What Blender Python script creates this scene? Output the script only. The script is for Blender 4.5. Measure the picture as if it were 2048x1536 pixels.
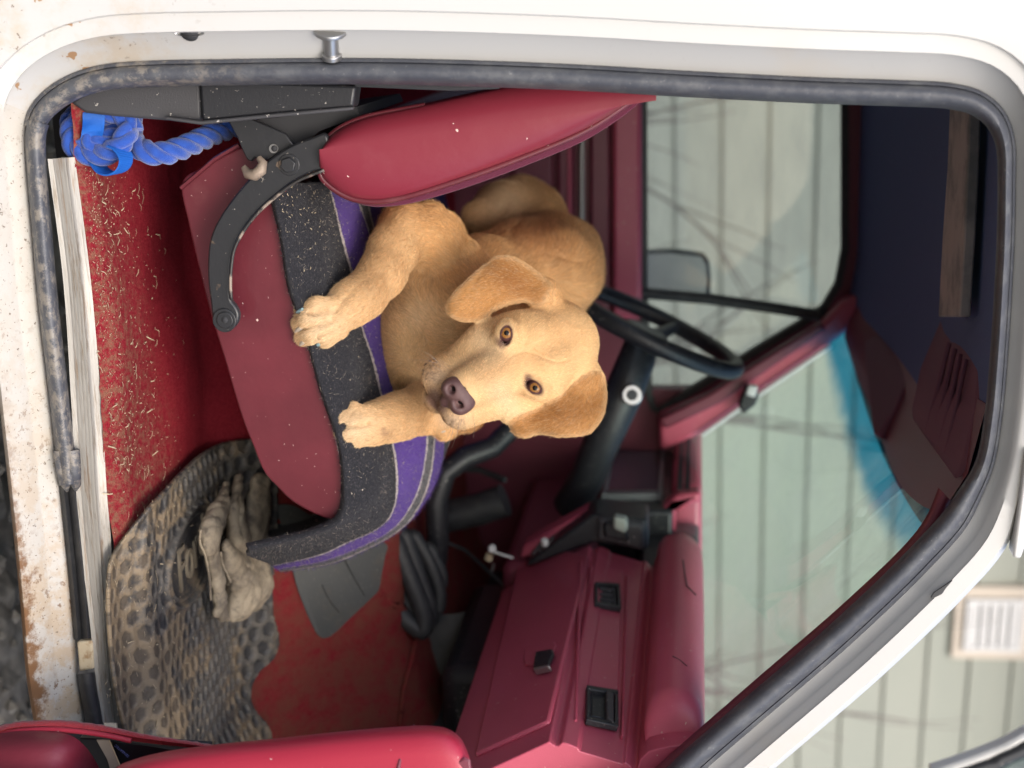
import bpy, bmesh, math, random
import numpy as np
from mathutils import Vector, Matrix
random.seed(7); rng = np.random.default_rng(7)
S = bpy.context.scene
for o in list(bpy.data.objects): bpy.data.objects.remove(o)
COL = S.collection

# ------------------------------------------------------------------ camera, light, exposure
FPX = 2958.0                                   # focal length in photo pixels (2048 wide)
YAW, PITCH = math.radians(14.4), math.radians(-7.2)
CAM = Vector((0.0, -1.82, 1.33))               # X forward in the truck, Y across it, Z up; Y=0 is the door opening
fv = Vector((math.sin(YAW)*math.cos(PITCH), math.cos(YAW)*math.cos(PITCH), math.sin(PITCH)))
rv = Vector((math.cos(YAW), -math.sin(YAW), 0.0))
uv = rv.cross(fv)
cam = bpy.data.cameras.new('camera'); camo = bpy.data.objects.new('camera', cam); COL.objects.link(camo)
cam.sensor_width = 36.0; cam.lens = 36.0*FPX/2048.0
cam.clip_start = 0.05; cam.clip_end = 400.0
camo.matrix_world = Matrix(((uv.x, -rv.x, -fv.x, CAM.x), (uv.y, -rv.y, -fv.y, CAM.y), (uv.z, -rv.z, -fv.z, CAM.z), (0, 0, 0, 1)))
cam.dof.use_dof = True; cam.dof.focus_distance = 1.96; cam.dof.aperture_fstop = 3.0
S.camera = camo

SUN_EL, SUN_AZ = math.radians(42), math.radians(174)   # azimuth measured from +Y towards +X
w = bpy.data.worlds.new('World'); S.world = w; w.use_nodes = True
nt = w.node_tree; nt.nodes.clear()
sky = nt.nodes.new('ShaderNodeTexSky'); sky.sky_type = 'NISHITA'; sky.sun_disc = False
sky.sun_elevation = SUN_EL; sky.sun_rotation = SUN_AZ
sky.air_density = 1.0; sky.dust_density = 3.0; sky.ozone_density = 1.0
bg = nt.nodes.new('ShaderNodeBackground'); bg.inputs['Strength'].default_value = 0.15
wo = nt.nodes.new('ShaderNodeOutputWorld')
nt.links.new(sky.outputs[0], bg.inputs[0]); nt.links.new(bg.outputs[0], wo.inputs[0])
sl = bpy.data.lights.new('sun', 'SUN'); sl.energy = 0.75; sl.angle = math.radians(28); sl.color = (1.0, 0.95, 0.87)
so = bpy.data.objects.new('sun', sl); COL.objects.link(so)
sd = Vector((math.sin(SUN_AZ)*math.cos(SUN_EL), math.cos(SUN_AZ)*math.cos(SUN_EL), math.sin(SUN_EL)))
so.rotation_euler = sd.to_track_quat('Z', 'Y').to_euler(); so.location = sd*30
S.view_settings.view_transform = 'Standard'; S.view_settings.look = 'None'
S.view_settings.exposure = 1.12; S.view_settings.gamma = 1.0; S.view_settings.use_curve_mapping = False
S.cycles.max_bounces = 8; S.cycles.diffuse_bounces = 4; S.cycles.transparent_max_bounces = 16
S.cycles.use_denoising = True; S.cycles.sample_clamp_indirect = 6.0
S.cycles.caustics_reflective = False; S.cycles.caustics_refractive = False

# ------------------------------------------------------------------ geometry helpers
def ray(x, y): return fv + rv*((y-768.0)/FPX) + uv*((x-1024.0)/FPX)
def P(x, y, Y):
    d = ray(x, y); return CAM + d*((Y-CAM.y)/d.y)
def PZ(x, y, Z):
    d = ray(x, y); return CAM + d*((Z-CAM.z)/d.z)
def PN(x, y, p0, n):
    d = ray(x, y); return CAM + d*((p0-CAM).dot(n)/d.dot(n))
def rpx(r, p): return r*((p-CAM).dot(fv))/FPX       # r photo pixels -> metres at the depth of p
def proj(A):                                        # Nx3 array -> photo pixel x, y, depth
    A = np.asarray(A, float) - np.array(CAM)
    z = A@np.array(fv); return 1024+FPX*(A@np.array(uv))/z, 768+FPX*(A@np.array(rv))/z, z

def spline(pts, n, closed=False):
    p = np.array([list(q) for q in pts], float); m = len(p)
    seg = np.linalg.norm(np.diff(np.vstack([p, p[:1]]) if closed else p, axis=0), axis=1)**0.5
    t = np.concatenate([[0], np.cumsum(np.maximum(seg, 1e-9))])
    if closed: q = np.vstack([p[-1:], p, p[:2]]); T = np.concatenate([[-seg[-1]], t, [t[-1]+seg[0]]])
    else:
        q = np.vstack([2*p[0]-p[1], p, 2*p[-1]-p[-2]]); T = np.concatenate([[-max(seg[0],1e-9)], t, [t[-1]+max(seg[-1],1e-9)]])
    u = np.linspace(0, t[-1], n, endpoint=not closed)
    i = np.clip(np.searchsorted(t, u, side='right')-1, 0, len(t)-2)+1
    out = []
    t0,t1,t2,t3 = T[i-1],T[i],T[i+1],T[i+2]; p0,p1,p2,p3 = q[i-1],q[i],q[i+1],q[i+2]
    L = lambda a,b,ta,tb: a*((tb-u)/(tb-ta))[:,None] + b*((u-ta)/(tb-ta))[:,None]
    a1,a2,a3 = L(p0,p1,t0,t1),L(p1,p2,t1,t2),L(p2,p3,t2,t3)
    b1,b2 = L(a1,a2,t0,t2),L(a2,a3,t1,t3)
    return L(b1,b2,t1,t2)

def mk(name, verts, faces, mat, parent=None, smooth=True, sharp=None, uvs=None, bevel=0, segs=2, sub=0, solid=0, offset=-1):
    me = bpy.data.meshes.new(name)
    me.from_pydata([tuple(v) for v in verts], [], [tuple(int(i) for i in f) for f in faces])
    if uvs is not None:
        ul = me.uv_layers.new(name='UVMap'); li = np.empty(len(me.loops), np.int32); me.loops.foreach_get('vertex_index', li)
        ul.data.foreach_set('uv', np.asarray(uvs, np.float32)[li].ravel())
    me.validate(); me.update()
    bm = bmesh.new(); bm.from_mesh(me)
    if solid == 0 and uvs is None: bmesh.ops.recalc_face_normals(bm, faces=bm.faces)
    bm.to_mesh(me); bm.free()
    for p in me.polygons: p.use_smooth = smooth
    if smooth and sharp: me.set_sharp_from_angle(angle=math.radians(sharp))
    me.materials.append(mat)
    o = bpy.data.objects.new(name, me); COL.objects.link(o)
    if solid:
        m = o.modifiers.new('solid', 'SOLIDIFY'); m.thickness = solid; m.offset = offset
    if bevel:
        m = o.modifiers.new('bevel', 'BEVEL'); m.width = bevel; m.segments = segs; m.limit_method = 'ANGLE'; m.angle_limit = math.radians(35)
        m.harden_normals = False
    if sub:
        m = o.modifiers.new('sub', 'SUBSURF'); m.levels = sub; m.render_levels = sub
    if parent is not None:
        o.parent = parent; o.matrix_parent_inverse = parent.matrix_world.inverted()
    return o

def tag(o, label=None, cat=None, group=None, kind=None):
    if label: o['label'] = label
    if cat: o['category'] = cat
    if group: o['group'] = group
    if kind: o['kind'] = kind
    return o
def thing(name, loc, label, cat, group=None):
    o = bpy.data.objects.new(name, None); COL.objects.link(o); o.location = loc; o.empty_display_size = 0.05
    o.matrix_world = Matrix.Translation(Vector(loc))
    return tag(o, label, cat, group)

def prism_vf(front, back):
    n = len(front); v = list(front)+list(back)
    f = [tuple(range(n-1, -1, -1)), tuple(range(n, 2*n))] + [(i, (i+1) % n, n+(i+1) % n, n+i) for i in range(n)]
    return v, f
def prism(name, px, Y, th, mat, parent=None, bevel=0.003, smooth=True, segs=2, n=0, vec=None, sharp=40, sub=0):
    """outline in photo pixels (x, y[, Y]) set at lateral depth Y, th metres thick along Y (or vec)"""
    if n: px = spline(px, n, True)
    fr = [P(q[0], q[1], q[2] if len(q) > 2 else Y) for q in px]
    vec = vec or Vector((0, th, 0))
    v, f = prism_vf(fr, [p+vec for p in fr])
    return mk(name, v, f, mat, parent, smooth, sharp, bevel=bevel, segs=segs, sub=sub)
def grid_vf(rows, cu=False, cv=False):
    R, Cn = len(rows), len(rows[0]); v = [p for r in rows for p in r]; f = []
    for i in range(R if cu else R-1):
        for j in range(Cn if cv else Cn-1):
            a, b = i*Cn+j, i*Cn+(j+1) % Cn; c, d = ((i+1) % R)*Cn+(j+1) % Cn, ((i+1) % R)*Cn+j
            f.append((a, b, c, d))
    return v, f
def loft(name, rows, mat, parent=None, cu=False, cv=False, solid=0, uv_=False, **k):
    v, f = grid_vf(rows, cu, cv); u = None
    if uv_:
        R, Cn = len(rows), len(rows[0]); u = [(j/(Cn-1), i/(R-1)) for i in range(R) for j in range(Cn)]
    return mk(name, v, f, mat, parent, solid=solid, uvs=u, **k)
def frames(pts):
    p = np.array([list(q) for q in pts], float); t = np.gradient(p, axis=0); t /= np.linalg.norm(t, axis=1)[:, None]+1e-12
    a = np.array([0., 0., 1.]) if abs(t[0][2]) < .9 else np.array([1., 0., 0.])
    n = a-t[0]*a.dot(t[0]); n /= np.linalg.norm(n); N = []
    for ti in t:
        n = n-ti*n.dot(ti); n /= np.linalg.norm(n)+1e-12; N.append(n.copy())
    N = np.array(N); return p, t, N, np.cross(t, N)
def tube_vf(pts, r, segs=10, closed=False, flat=1.0):
    p, t, N, B = frames(pts); r = np.broadcast_to(np.asarray(r, float), (len(p),)); a = np.linspace(0, 2*math.pi, segs, endpoint=False)
    rows = [[p[i]+r[i]*(math.cos(x)*N[i]+flat*math.sin(x)*B[i]) for x in a] for i in range(len(p))]
    v, f = grid_vf(rows, closed, True)
    if not closed: f = f+[tuple(range(segs-1, -1, -1)), tuple(range((len(p)-1)*segs, len(p)*segs))]
    return v, f
def tube(name, pts, r, mat, parent=None, segs=10, closed=False, flat=1.0, **k):
    v, f = tube_vf(pts, r, segs, closed, flat); return mk(name, v, f, mat, parent, sharp=60, **k)
def box_vf(c, ax, ay, az):
    c = Vector(c); s = [(-1,-1,-1),(1,-1,-1),(1,1,-1),(-1,1,-1),(-1,-1,1),(1,-1,1),(1,1,1),(-1,1,1)]
    return [c+ax*a+ay*b+az*d for a, b, d in s], [(0,3,2,1),(4,5,6,7),(0,1,5,4),(1,2,6,5),(2,3,7,6),(3,0,4,7)]
def box(name, lo, hi, mat, parent=None, bevel=0.004, **k):
    lo, hi = Vector(lo), Vector(hi); h = (hi-lo)/2
    v, f = box_vf((lo+hi)/2, Vector((h.x,0,0)), Vector((0,h.y,0)), Vector((0,0,h.z))); return mk(name, v, f, mat, parent, sharp=40, bevel=bevel, **k)
def join_vf(parts):
    V, Fc = [], []
    for v, f in parts:
        b = len(V); V += list(v); Fc += [tuple(i+b for i in q) for q in f]
    return V, Fc
def disc_vf(c, n, r, h, segs=20, hexa=False):
    n = Vector(n).normalized(); a = n.orthogonal().normalized(); b = n.cross(a); c = Vector(c); segs = 6 if hexa else segs
    lo = [c+(a*math.cos(2*math.pi*i/segs)+b*math.sin(2*math.pi*i/segs))*r for i in range(segs)]
    return prism_vf(lo, [q+n*h for q in lo])

# ------------------------------------------------------------------ materials
def mat(name, col, rough=0.5, metal=0.0, spec=0.5, bump=0, bscale=200, var=None, specks=(), coat=0, sheen=0, stretch=None, fn=None, disp_mid=None):
    """principled base; var=(scale, colour2, lo, hi); specks=[(scale, threshold, colour, softness)]; fn(nt, colour socket, coords) adds more"""
    m = bpy.data.materials.new(name); m.use_nodes = True; t = m.node_tree; b = t.nodes['Principled BSDF']
    N = t.nodes.new; Lk = t.links.new
    tc = N('ShaderNodeTexCoord'); mp = N('ShaderNodeMapping'); Lk(tc.outputs['Object'], mp.inputs[0])
    if stretch: mp.inputs['Scale'].default_value = stretch
    vec = mp.outputs[0]
    b.inputs['Roughness'].default_value = rough; b.inputs['Metallic'].default_value = metal; b.inputs['Specular IOR Level'].default_value = spec
    if coat: b.inputs['Coat Weight'].default_value = coat; b.inputs['Coat Roughness'].default_value = 0.08
    if sheen: b.inputs['Sheen Weight'].default_value = sheen; b.inputs['Sheen Roughness'].default_value = 0.4
    rgb = N('ShaderNodeRGB'); rgb.outputs[0].default_value = (*col, 1); cur = rgb.outputs[0]
    def mix(fac, a, c2):
        x = N('ShaderNodeMix'); x.data_type = 'RGBA'
        Lk(fac, x.inputs[0]); Lk(a, x.inputs[6])
        if isinstance(c2, tuple): x.inputs[7].default_value = (*c2, 1)
        else: Lk(c2, x.inputs[7])
        return x.outputs[2]
    def noise(scale, detail=5, rg=0.6, v=None, dist=0):
        x = N('ShaderNodeTexNoise'); x.inputs['Scale'].default_value = scale; x.inputs['Detail'].default_value = detail
        x.inputs['Roughness'].default_value = rg; x.inputs['Distortion'].default_value = dist; Lk(v or vec, x.inputs['Vector']); return x.outputs[0]
    def ramp(fac, lo, hi):
        x = N('ShaderNodeMapRange'); x.interpolation_type = 'SMOOTHSTEP'; x.inputs[1].default_value = lo; x.inputs[2].default_value = hi; Lk(fac, x.inputs[0]); return x.outputs[0]
    def math_(op, a, c):
        x = N('ShaderNodeMath'); x.operation = op
        for i, q in enumerate((a, c)):
            if isinstance(q, (int, float)): x.inputs[i].default_value = q
            else: Lk(q, x.inputs[i])
        return x.outputs[0]
    def sep(): 
        x = N('ShaderNodeSeparateXYZ'); Lk(tc.outputs['Object'], x.inputs[0]); return x.outputs
    h = type('H', (), dict(nt=t, N=N, L=Lk, mix=staticmethod(mix), noise=staticmethod(noise), ramp=staticmethod(ramp), math=staticmethod(math_), vec=vec, tc=tc, b=b, sep=staticmethod(sep)))
    if var:
        for vv in ([var] if not isinstance(var, list) else var):
            cur = mix(ramp(noise(vv[0]), vv[2], vv[3]), cur, vv[1])
    for sp in specks:
        cur = mix(ramp(noise(sp[0], 3, 0.55), sp[1], sp[1]+sp[3]), cur, sp[2])
    if fn: cur = fn(h, cur)
    Lk(cur, b.inputs['Base Color'])
    if bump:
        bp = N('ShaderNodeBump'); bp.inputs['Strength'].default_value = bump; bp.inputs['Distance'].default_value = 0.002
        Lk(noise(bscale, 6), bp.inputs['Height']); Lk(bp.outputs[0], b.inputs['Normal'])
    return m
# ------------------------------------------------------------------ the materials of the place
def f_white(h, c):
    s = h.sep()
    low = h.ramp(s[2], 0.80, 0.60)                         # road dirt thickens towards the sill
    d1 = h.math('MULTIPLY', h.ramp(h.noise(14, 6, .7), .42, .68), low)
    c = h.mix(h.math('MULTIPLY', d1, .75), c, (.50, .42, .32))
    d2 = h.math('MULTIPLY', h.ramp(h.noise(90, 4, .6), .63, .68), h.math('ADD', h.math('MULTIPLY', low, .8), .06))
    d2 = h.math('MULTIPLY', d2, h.ramp(h.noise(7, 4, .6), .48, .62)); c = h.mix(d2, c, (.16, .11, .075))
    d3 = h.ramp(h.noise(6, 4, .6), .60, .75)
    c = h.mix(h.math('MULTIPLY', d3, .35), c, (.55, .50, .43))
    sc = h.math('MULTIPLY', h.ramp(h.noise(38, 3, .5), .66, .68), h.ramp(s[2], .66, .56))
    return h.mix(sc, c, (.36, .22, .12))
M_white = mat('white_paint', (.53, .53, .52), .38, bump=.05, bscale=40, coat=.25, fn=f_white)
def f_sill(h, c):
    s = h.sep()
    fw = h.ramp(s[0], .25, .95)
    n = h.ramp(h.noise(22, 7, .75), .44, .58)
    c = h.mix(h.math('MULTIPLY', n, h.math('ADD', h.math('MULTIPLY', fw, .75), .12)), c, (.47, .37, .26))
    n2 = h.math('MULTIPLY', h.ramp(h.noise(75, 5, .7), .57, .62), h.ramp(h.noise(15, 5, .6), .42, .6))
    c = h.mix(h.math('MULTIPLY', n2, h.math('ADD', h.math('MULTIPLY', fw, .7), .3)), c, (.20, .12, .07))
    n4 = h.ramp(h.noise(200, 3, .6), .64, .68)
    c = h.mix(h.math('MULTIPLY', n4, .8), c, (.13, .09, .06))
    e = h.math('SUBTRACT', .548, h.math('MULTIPLY', s[0], .0))
    z = h.math('ADD', s[2], h.math('MULTIPLY', h.math('SUBTRACT', h.noise(40, 5, .7), .5), .055))
    rust = h.math('MULTIPLY', h.ramp(z, .436, .424), h.ramp(s[0], .35, .75))
    return h.mix(rust, c, (.20, .105, .05))
M_sillwhite = mat('sill_paint', (.52, .50, .46), .45, bump=.25, bscale=120, fn=f_sill)
def f_seal(h, c):
    c = h.mix(h.ramp(h.noise(30, 6, .7), .42, .70), c, (.10, .105, .115))
    c = h.mix(h.math('MULTIPLY', h.ramp(h.noise(160, 4, .7), .64, .70), .45), c, (.28, .28, .28))
    s = h.sep(); low = h.ramp(s[2], .85, .62)
    return h.mix(h.math('MULTIPLY', low, h.ramp(h.noise(55, 6, .75), .46, .62)), c, (.22, .20, .175))
M_seal = mat('door_seal_rubber', (.058, .063, .078), .48, bump=.5, bscale=120, fn=f_seal)
M_rub = mat('dark_rubber', (.022, .023, .026), .55, bump=.2, bscale=150, var=(40, (.045, .045, .045), .45, .75))
M_blackpl = mat('black_plastic', (.018, .019, .023), .42, bump=.15, bscale=300, specks=[(220, .68, (.35, .33, .30), .02)])
M_greypl = mat('grey_trim', (.05, .05, .055), .55, bump=.25, bscale=400, specks=[(120, .69, (.45, .43, .40), .015)])
M_blackmet = mat('black_steel', (.020, .021, .024), .38, metal=0.0, bump=.2, bscale=90, specks=[(150, .70, (.35, .32, .28), .02), (35, .64, (.12, .085, .06), .06)])
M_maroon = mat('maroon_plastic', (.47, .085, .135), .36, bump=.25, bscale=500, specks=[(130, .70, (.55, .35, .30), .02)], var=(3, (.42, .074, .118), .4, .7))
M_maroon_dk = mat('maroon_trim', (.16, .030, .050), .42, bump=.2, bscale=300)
M_vinyl = mat('red_vinyl', (.105, .017, .025), .30, bump=.3, bscale=30, coat=.25, specks=[(60, .715, (.60, .45, .40), .012), (170, .70, (.55, .42, .38), .02)], var=[(7, (.135, .022, .032), .4, .7), (9, (.17, .06, .062), .60, .85)])
M_vinylb = mat('seat_back_vinyl', (.20, .024, .040), .30, bump=.4, bscale=20, var=(6, (.24, .06, .075), .5, .8), specks=[(75, .73, (.65, .50, .45), .01)])
M_velour = mat('seat_velour', (.10, .012, .035), .9, bump=.6, bscale=500, sheen=.3)
M_door = mat('door_red', (.36, .021, .048), .42, bump=.12, bscale=350, specks=[(90, .72, (.6, .4, .38), .02)])
M_doorcarpet = mat('door_carpet', (.33, .022, .035), .95, bump=1.0, bscale=420, sheen=.4)
def f_carpet(h, c):
    s = h.sep()
    c = h.mix(h.ramp(h.noise(260, 4, .7), .35, .7), c, (.17, .007, .016))
    d = h.math('SUBTRACT', s[1], h.math('MULTIPLY', h.ramp(s[0], .25, .95), .16))
    edge = h.math('MULTIPLY', h.ramp(d, .24, .03), h.ramp(h.noise(90, 8, .78), .42, .62))
    c = h.mix(h.math('MULTIPLY', edge, .78), c, (.21, .12, .075))
    fw = h.math('MULTIPLY', h.ramp(s[0], .62, .95), h.ramp(h.noise(26, 8, .78), .30, .62))
    return h.mix(h.math('MULTIPLY', fw, .85), c, (.165, .055, .038))
M_carpet = mat('red_carpet', (.25, .019, .030), .95, spec=.1, bump=1.0, bscale=500, fn=f_carpet)
def f_alu(h, c):
    c = h.mix(h.ramp(h.noise(60, 6, .7), .5, .7), c, (.20, .165, .125))
    return h.mix(h.math('MULTIPLY', h.ramp(h.noise(25, 6, .7), .56, .66), .8), c, (.22, .16, .11))
M_alu = mat('sill_aluminium', (.33, .315, .285), .45, metal=.25, bump=.3, bscale=60, stretch=(.25, 3, 3), fn=f_alu)
M_chrome = mat('chrome', (.75, .75, .76), .15, metal=1.0)
M_steel = mat('bare_steel', (.42, .42, .42), .32, metal=.9, bump=.15, bscale=80)
M_headliner = mat('headliner_blue', (.095, .145, .29), .95, bump=.5, bscale=300)
M_headbar = mat('headliner_bar', (.40, .38, .35), .7, var=(8, (.20, .21, .20), .4, .6))
M_visor = mat('visor_maroon', (.19, .085, .125), .7, bump=.3, bscale=200)
M_bluerope = mat('blue_rope', (.020, .085, .42), .9, bump=.9, bscale=600, sheen=.5, var=(90, (.014, .06, .33), .35, .7))
M_webbing = mat('blue_webbing', (.012, .12, .50), .55, bump=.2, bscale=400)
def f_glove(h, c):
    c = h.mix(h.ramp(h.noise(14, 6, .7), .42, .66), c, (.17, .14, .105))
    return h.mix(h.math('MULTIPLY', h.ramp(h.noise(45, 6, .75), .50, .66), .75), c, (.10, .085, .07))
M_glove = mat('glove_leather', (.36, .30, .215), .85, bump=1.0, bscale=110, fn=f_glove)
def f_mat(h, c):
    s = h.sep()
    at = h.N('ShaderNodeAttribute'); at.attribute_name = 'pit'; pit = at.outputs['Fac']
    n = h.math('ADD', h.noise(7, 8, .74), h.math('MULTIPLY', h.ramp(s[1], .34, .10), .10))
    mud = h.math('MULTIPLY', h.ramp(n, .515, .60), h.ramp(s[1], .66, .34))
    dust = h.ramp(h.noise(60, 6, .75), .40, .66)
    c = h.mix(h.math('MULTIPLY', pit, h.math('ADD', .42, h.math('MULTIPLY', dust, .5))), c, (.150, .138, .120))
    c = h.mix(h.math('MULTIPLY', dust, .16), c, (.20, .17, .13))
    return h.mix(h.math('MULTIPLY', mud, h.math('ADD', .30, h.math('MULTIPLY', pit, .42))), c, (.29, .215, .13))
M_mat = mat('mud_mat_rubber', (.026, .027, .030), .55, bump=.4, bscale=220, fn=f_mat)
M_greymat = mat('grey_mat_rubber', (.062, .066, .066), .55, bump=.25, bscale=300, specks=[(300, .68, (.22, .20, .17), .02)], var=(20, (.08, .075, .065), .5, .7))
M_greypad = mat('grey_padding', (.10, .092, .082), .9, bump=.8, bscale=60, var=(9, (.045, .045, .048), .4, .65))
def f_blanket(h, c):
    uvn = h.N('ShaderNodeUVMap'); sx = h.N('ShaderNodeSeparateXYZ'); h.L(uvn.outputs[0], sx.inputs[0])
    wob = h.math('ADD', sx.outputs[1], h.math('MULTIPLY', h.math('SUBTRACT', h.noise(160, 3), .5), .012))
    cr = h.N('ShaderNodeValToRGB'); cr.color_ramp.interpolation = 'CONSTANT'; h.L(wob, cr.inputs[0])
    blk, pur, wht, gry = (.011, .0115, .016, 1), (.080, .038, .225, 1), (.48, .43, .40, 1), (.10, .10, .105, 1)
    E = cr.color_ramp.elements
    st = [(0, blk), (.392, wht), (.408, pur), (.590, wht), (.604, gry), (.66, wht), (.675, pur), (.76, blk), (.86, wht), (.875, pur)]
    E[0].position, E[0].color = st[0]; E[1].position, E[1].color = st[1]
    for p, q in st[2:]:
        e = E.new(p); e.color = q
    c = cr.outputs[0]
    c = h.mix(h.math('MULTIPLY', h.ramp(h.noise(320, 4, .7), .52, .68), .30), c, (.16, .15, .155))
    c = h.mix(h.math('MULTIPLY', h.ramp(h.noise(18, 6, .7), .60, .78), .30), c, (.24, .20, .14))
    return h.mix(h.ramp(h.noise(230, 2, .5), .73, .75), c, (.60, .52, .42))
M_blanket = mat('saddle_blanket_wool', (.02, .02, .03), .95, bump=1.0, bscale=420, sheen=.06, fn=f_blanket)
M_fuzz = mat('wool_fuzz', (.075, .075, .085), .9)
M_fuzzp = mat('wool_fuzz_purple', (.13, .08, .26), .9)
M_straw = mat('straw', (.52, .43, .29), .8)
M_paper = mat('pocket_card', (.33, .29, .24), .7, bump=.3, bscale=500)
M_pack = mat('black_packaging', (.010, .011, .015), .35)
M_blueink = mat('blue_ink', (.18, .22, .62), .5)
M_siding = mat('sage_siding', (.30, .315, .275), .8, bump=.2, bscale=40, var=(1.5, (.265, .285, .25), .4, .7), stretch=(.3, 1, 1))
M_ventw = mat('vent_white', (.60, .60, .60), .5)
M_ventc = mat('vent_surround', (.52, .46, .39), .7)
M_bark = mat('bare_bark', (.17, .15, .14), .9, bump=.5, bscale=60)
M_gravel = mat('gravel_ground', (.10, .092, .082), .95, bump=1.0, bscale=60, var=(30, (.17, .155, .135), .4, .65))
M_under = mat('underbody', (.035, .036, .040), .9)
M_amber = mat('dirty_block', (.50, .42, .29), .6, var=(60, (.33, .22, .12), .5, .65))

def glassmat(name, tint, dust, dustcol, band=None):
    m = bpy.data.materials.new(name); m.use_nodes = True; t = m.node_tree; t.nodes.clear(); N = t.nodes.new; L = t.links.new
    out = N('ShaderNodeOutputMaterial'); tr = N('ShaderNodeBsdfTransparent'); gl = N('ShaderNodeBsdfGlossy'); gl.inputs['Roughness'].default_value = .02
    df = N('ShaderNodeBsdfDiffuse'); df.inputs[0].default_value = (*dustcol, 1); tl = N('ShaderNodeBsdfTranslucent'); tl.inputs[0].default_value = (*dustcol, 1)
    tr.inputs[0].default_value = (*tint, 1)
    if band:
        u = N('ShaderNodeUVMap'); sp = N('ShaderNodeSeparateXYZ'); L(u.outputs[0], sp.inputs[0])
        no = N('ShaderNodeTexNoise'); no.inputs['Scale'].default_value = 14; L(u.outputs[0], no.inputs['Vector'])
        ad = N('ShaderNodeMath'); ad.operation = 'MULTIPLY_ADD'; ad.inputs[1].default_value = .035; L(no.outputs[0], ad.inputs[0]); L(sp.outputs[1], ad.inputs[2])
        mr = N('ShaderNodeMapRange'); mr.interpolation_type = 'SMOOTHSTEP'; mr.inputs[1].default_value = .835; mr.inputs[2].default_value = .905; L(ad.outputs[0], mr.inputs[0])
        mx = N('ShaderNodeMix'); mx.data_type = 'RGBA'; mx.inputs[6].default_value = (*tint, 1); mx.inputs[7].default_value = (*band, 1)
        L(mr.outputs[0], mx.inputs[0]); L(mx.outputs[2], tr.inputs[0])
    lw = N('ShaderNodeLayerWeight'); lw.inputs[0].default_value = .5
    pw = N('ShaderNodeMath'); pw.operation = 'POWER'; pw.inputs[1].default_value = 5; L(lw.outputs['Facing'], pw.inputs[0])
    fr = N('ShaderNodeMath'); fr.operation = 'MULTIPLY_ADD'; fr.inputs[1].default_value = .5; fr.inputs[2].default_value = .04; L(pw.outputs[0], fr.inputs[0])
    a = N('ShaderNodeMixShader'); L(fr.outputs[0], a.inputs[0]); L(tr.outputs[0], a.inputs[1]); L(gl.outputs[0], a.inputs[2])
    b2 = N('ShaderNodeMixShader'); b2.inputs[0].default_value = .5; L(df.outputs[0], b2.inputs[1]); L(tl.outputs[0], b2.inputs[2])
    tc = N('ShaderNodeTexCoord'); mp = N('ShaderNodeMapping'); mp.inputs['Scale'].default_value = (3, 3, 9); mp.inputs['Rotation'].default_value = (.3, .5, .2)
    L(tc.outputs['Object'], mp.inputs[0]); no = N('ShaderNodeTexNoise'); no.inputs['Scale'].default_value = 2.2; no.inputs['Detail'].default_value = 5; L(mp.outputs[0], no.inputs['Vector'])
    mr2 = N('ShaderNodeMapRange'); mr2.inputs[1].default_value = .4; mr2.inputs[2].default_value = .75; mr2.inputs[3].default_value = dust*.3; mr2.inputs[4].default_value = dust*1.6; L(no.outputs[0], mr2.inputs[0])
    c = N('ShaderNodeMixShader'); L(mr2.outputs[0], c.inputs[0]); L(a.outputs[0], c.inputs[1]); L(b2.outputs[0], c.inputs[2])
    L(c.outputs[0], out.inputs[0]); return m
M_wind = glassmat('windshield_glass', (.68, .83, .78), .09, (.6, .65, .62), band=(.02, .30, .50))
M_glass = glassmat('side_glass', (.54, .60, .61), .14, (.5, .55, .56))
# ------------------------------------------------------------------ ground, house behind, bush
gx, gy = np.meshgrid(np.linspace(-1.5, 3.5, 110), np.linspace(-1.5, 3.0, 100), indexing='ij')
gz = (rng.random(gx.shape)-.5)*.022
V = [(a, b, c) for a, b, c in zip(gx.ravel(), gy.ravel(), gz.ravel())]; f = []
for i in range(109):
    for j in range(99): f.append((i*100+j, (i+1)*100+j, (i+1)*100+j+1, i*100+j+1))
b = len(V); V += [(-150,-150,-.02),(150,-150,-.02),(150,150,-.02),(-150,150,-.02)]; f.append((b, b+1, b+2, b+3))
tag(mk('gravel_ground', V, f, M_gravel, smooth=False), kind='structure')
# loose stones in the strip of ground seen under the sill
pv = []
for i in range(1500):
    c = Vector((rng.uniform(.1, 1.6), rng.uniform(-.3, 1.6), rng.uniform(.0, .012))); r = rng.uniform(.006, .02)
    d = [Vector((rng.uniform(.6,1.2)*a, rng.uniform(.6,1.2)*b_, rng.uniform(.5,.9)*c_))*r for a, b_, c_ in ((1,0,0),(-1,0,0),(0,1,0),(0,-1,0),(0,0,1),(0,0,-1))]
    pv.append(([c+q for q in d], [(0,2,4),(2,1,4),(1,3,4),(3,0,4),(2,0,5),(1,2,5),(3,1,5),(0,3,5)]))
v, f = join_vf(pv); tag(mk('loose_gravel', v, f, M_gravel, smooth=False), kind='stuff')

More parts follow.
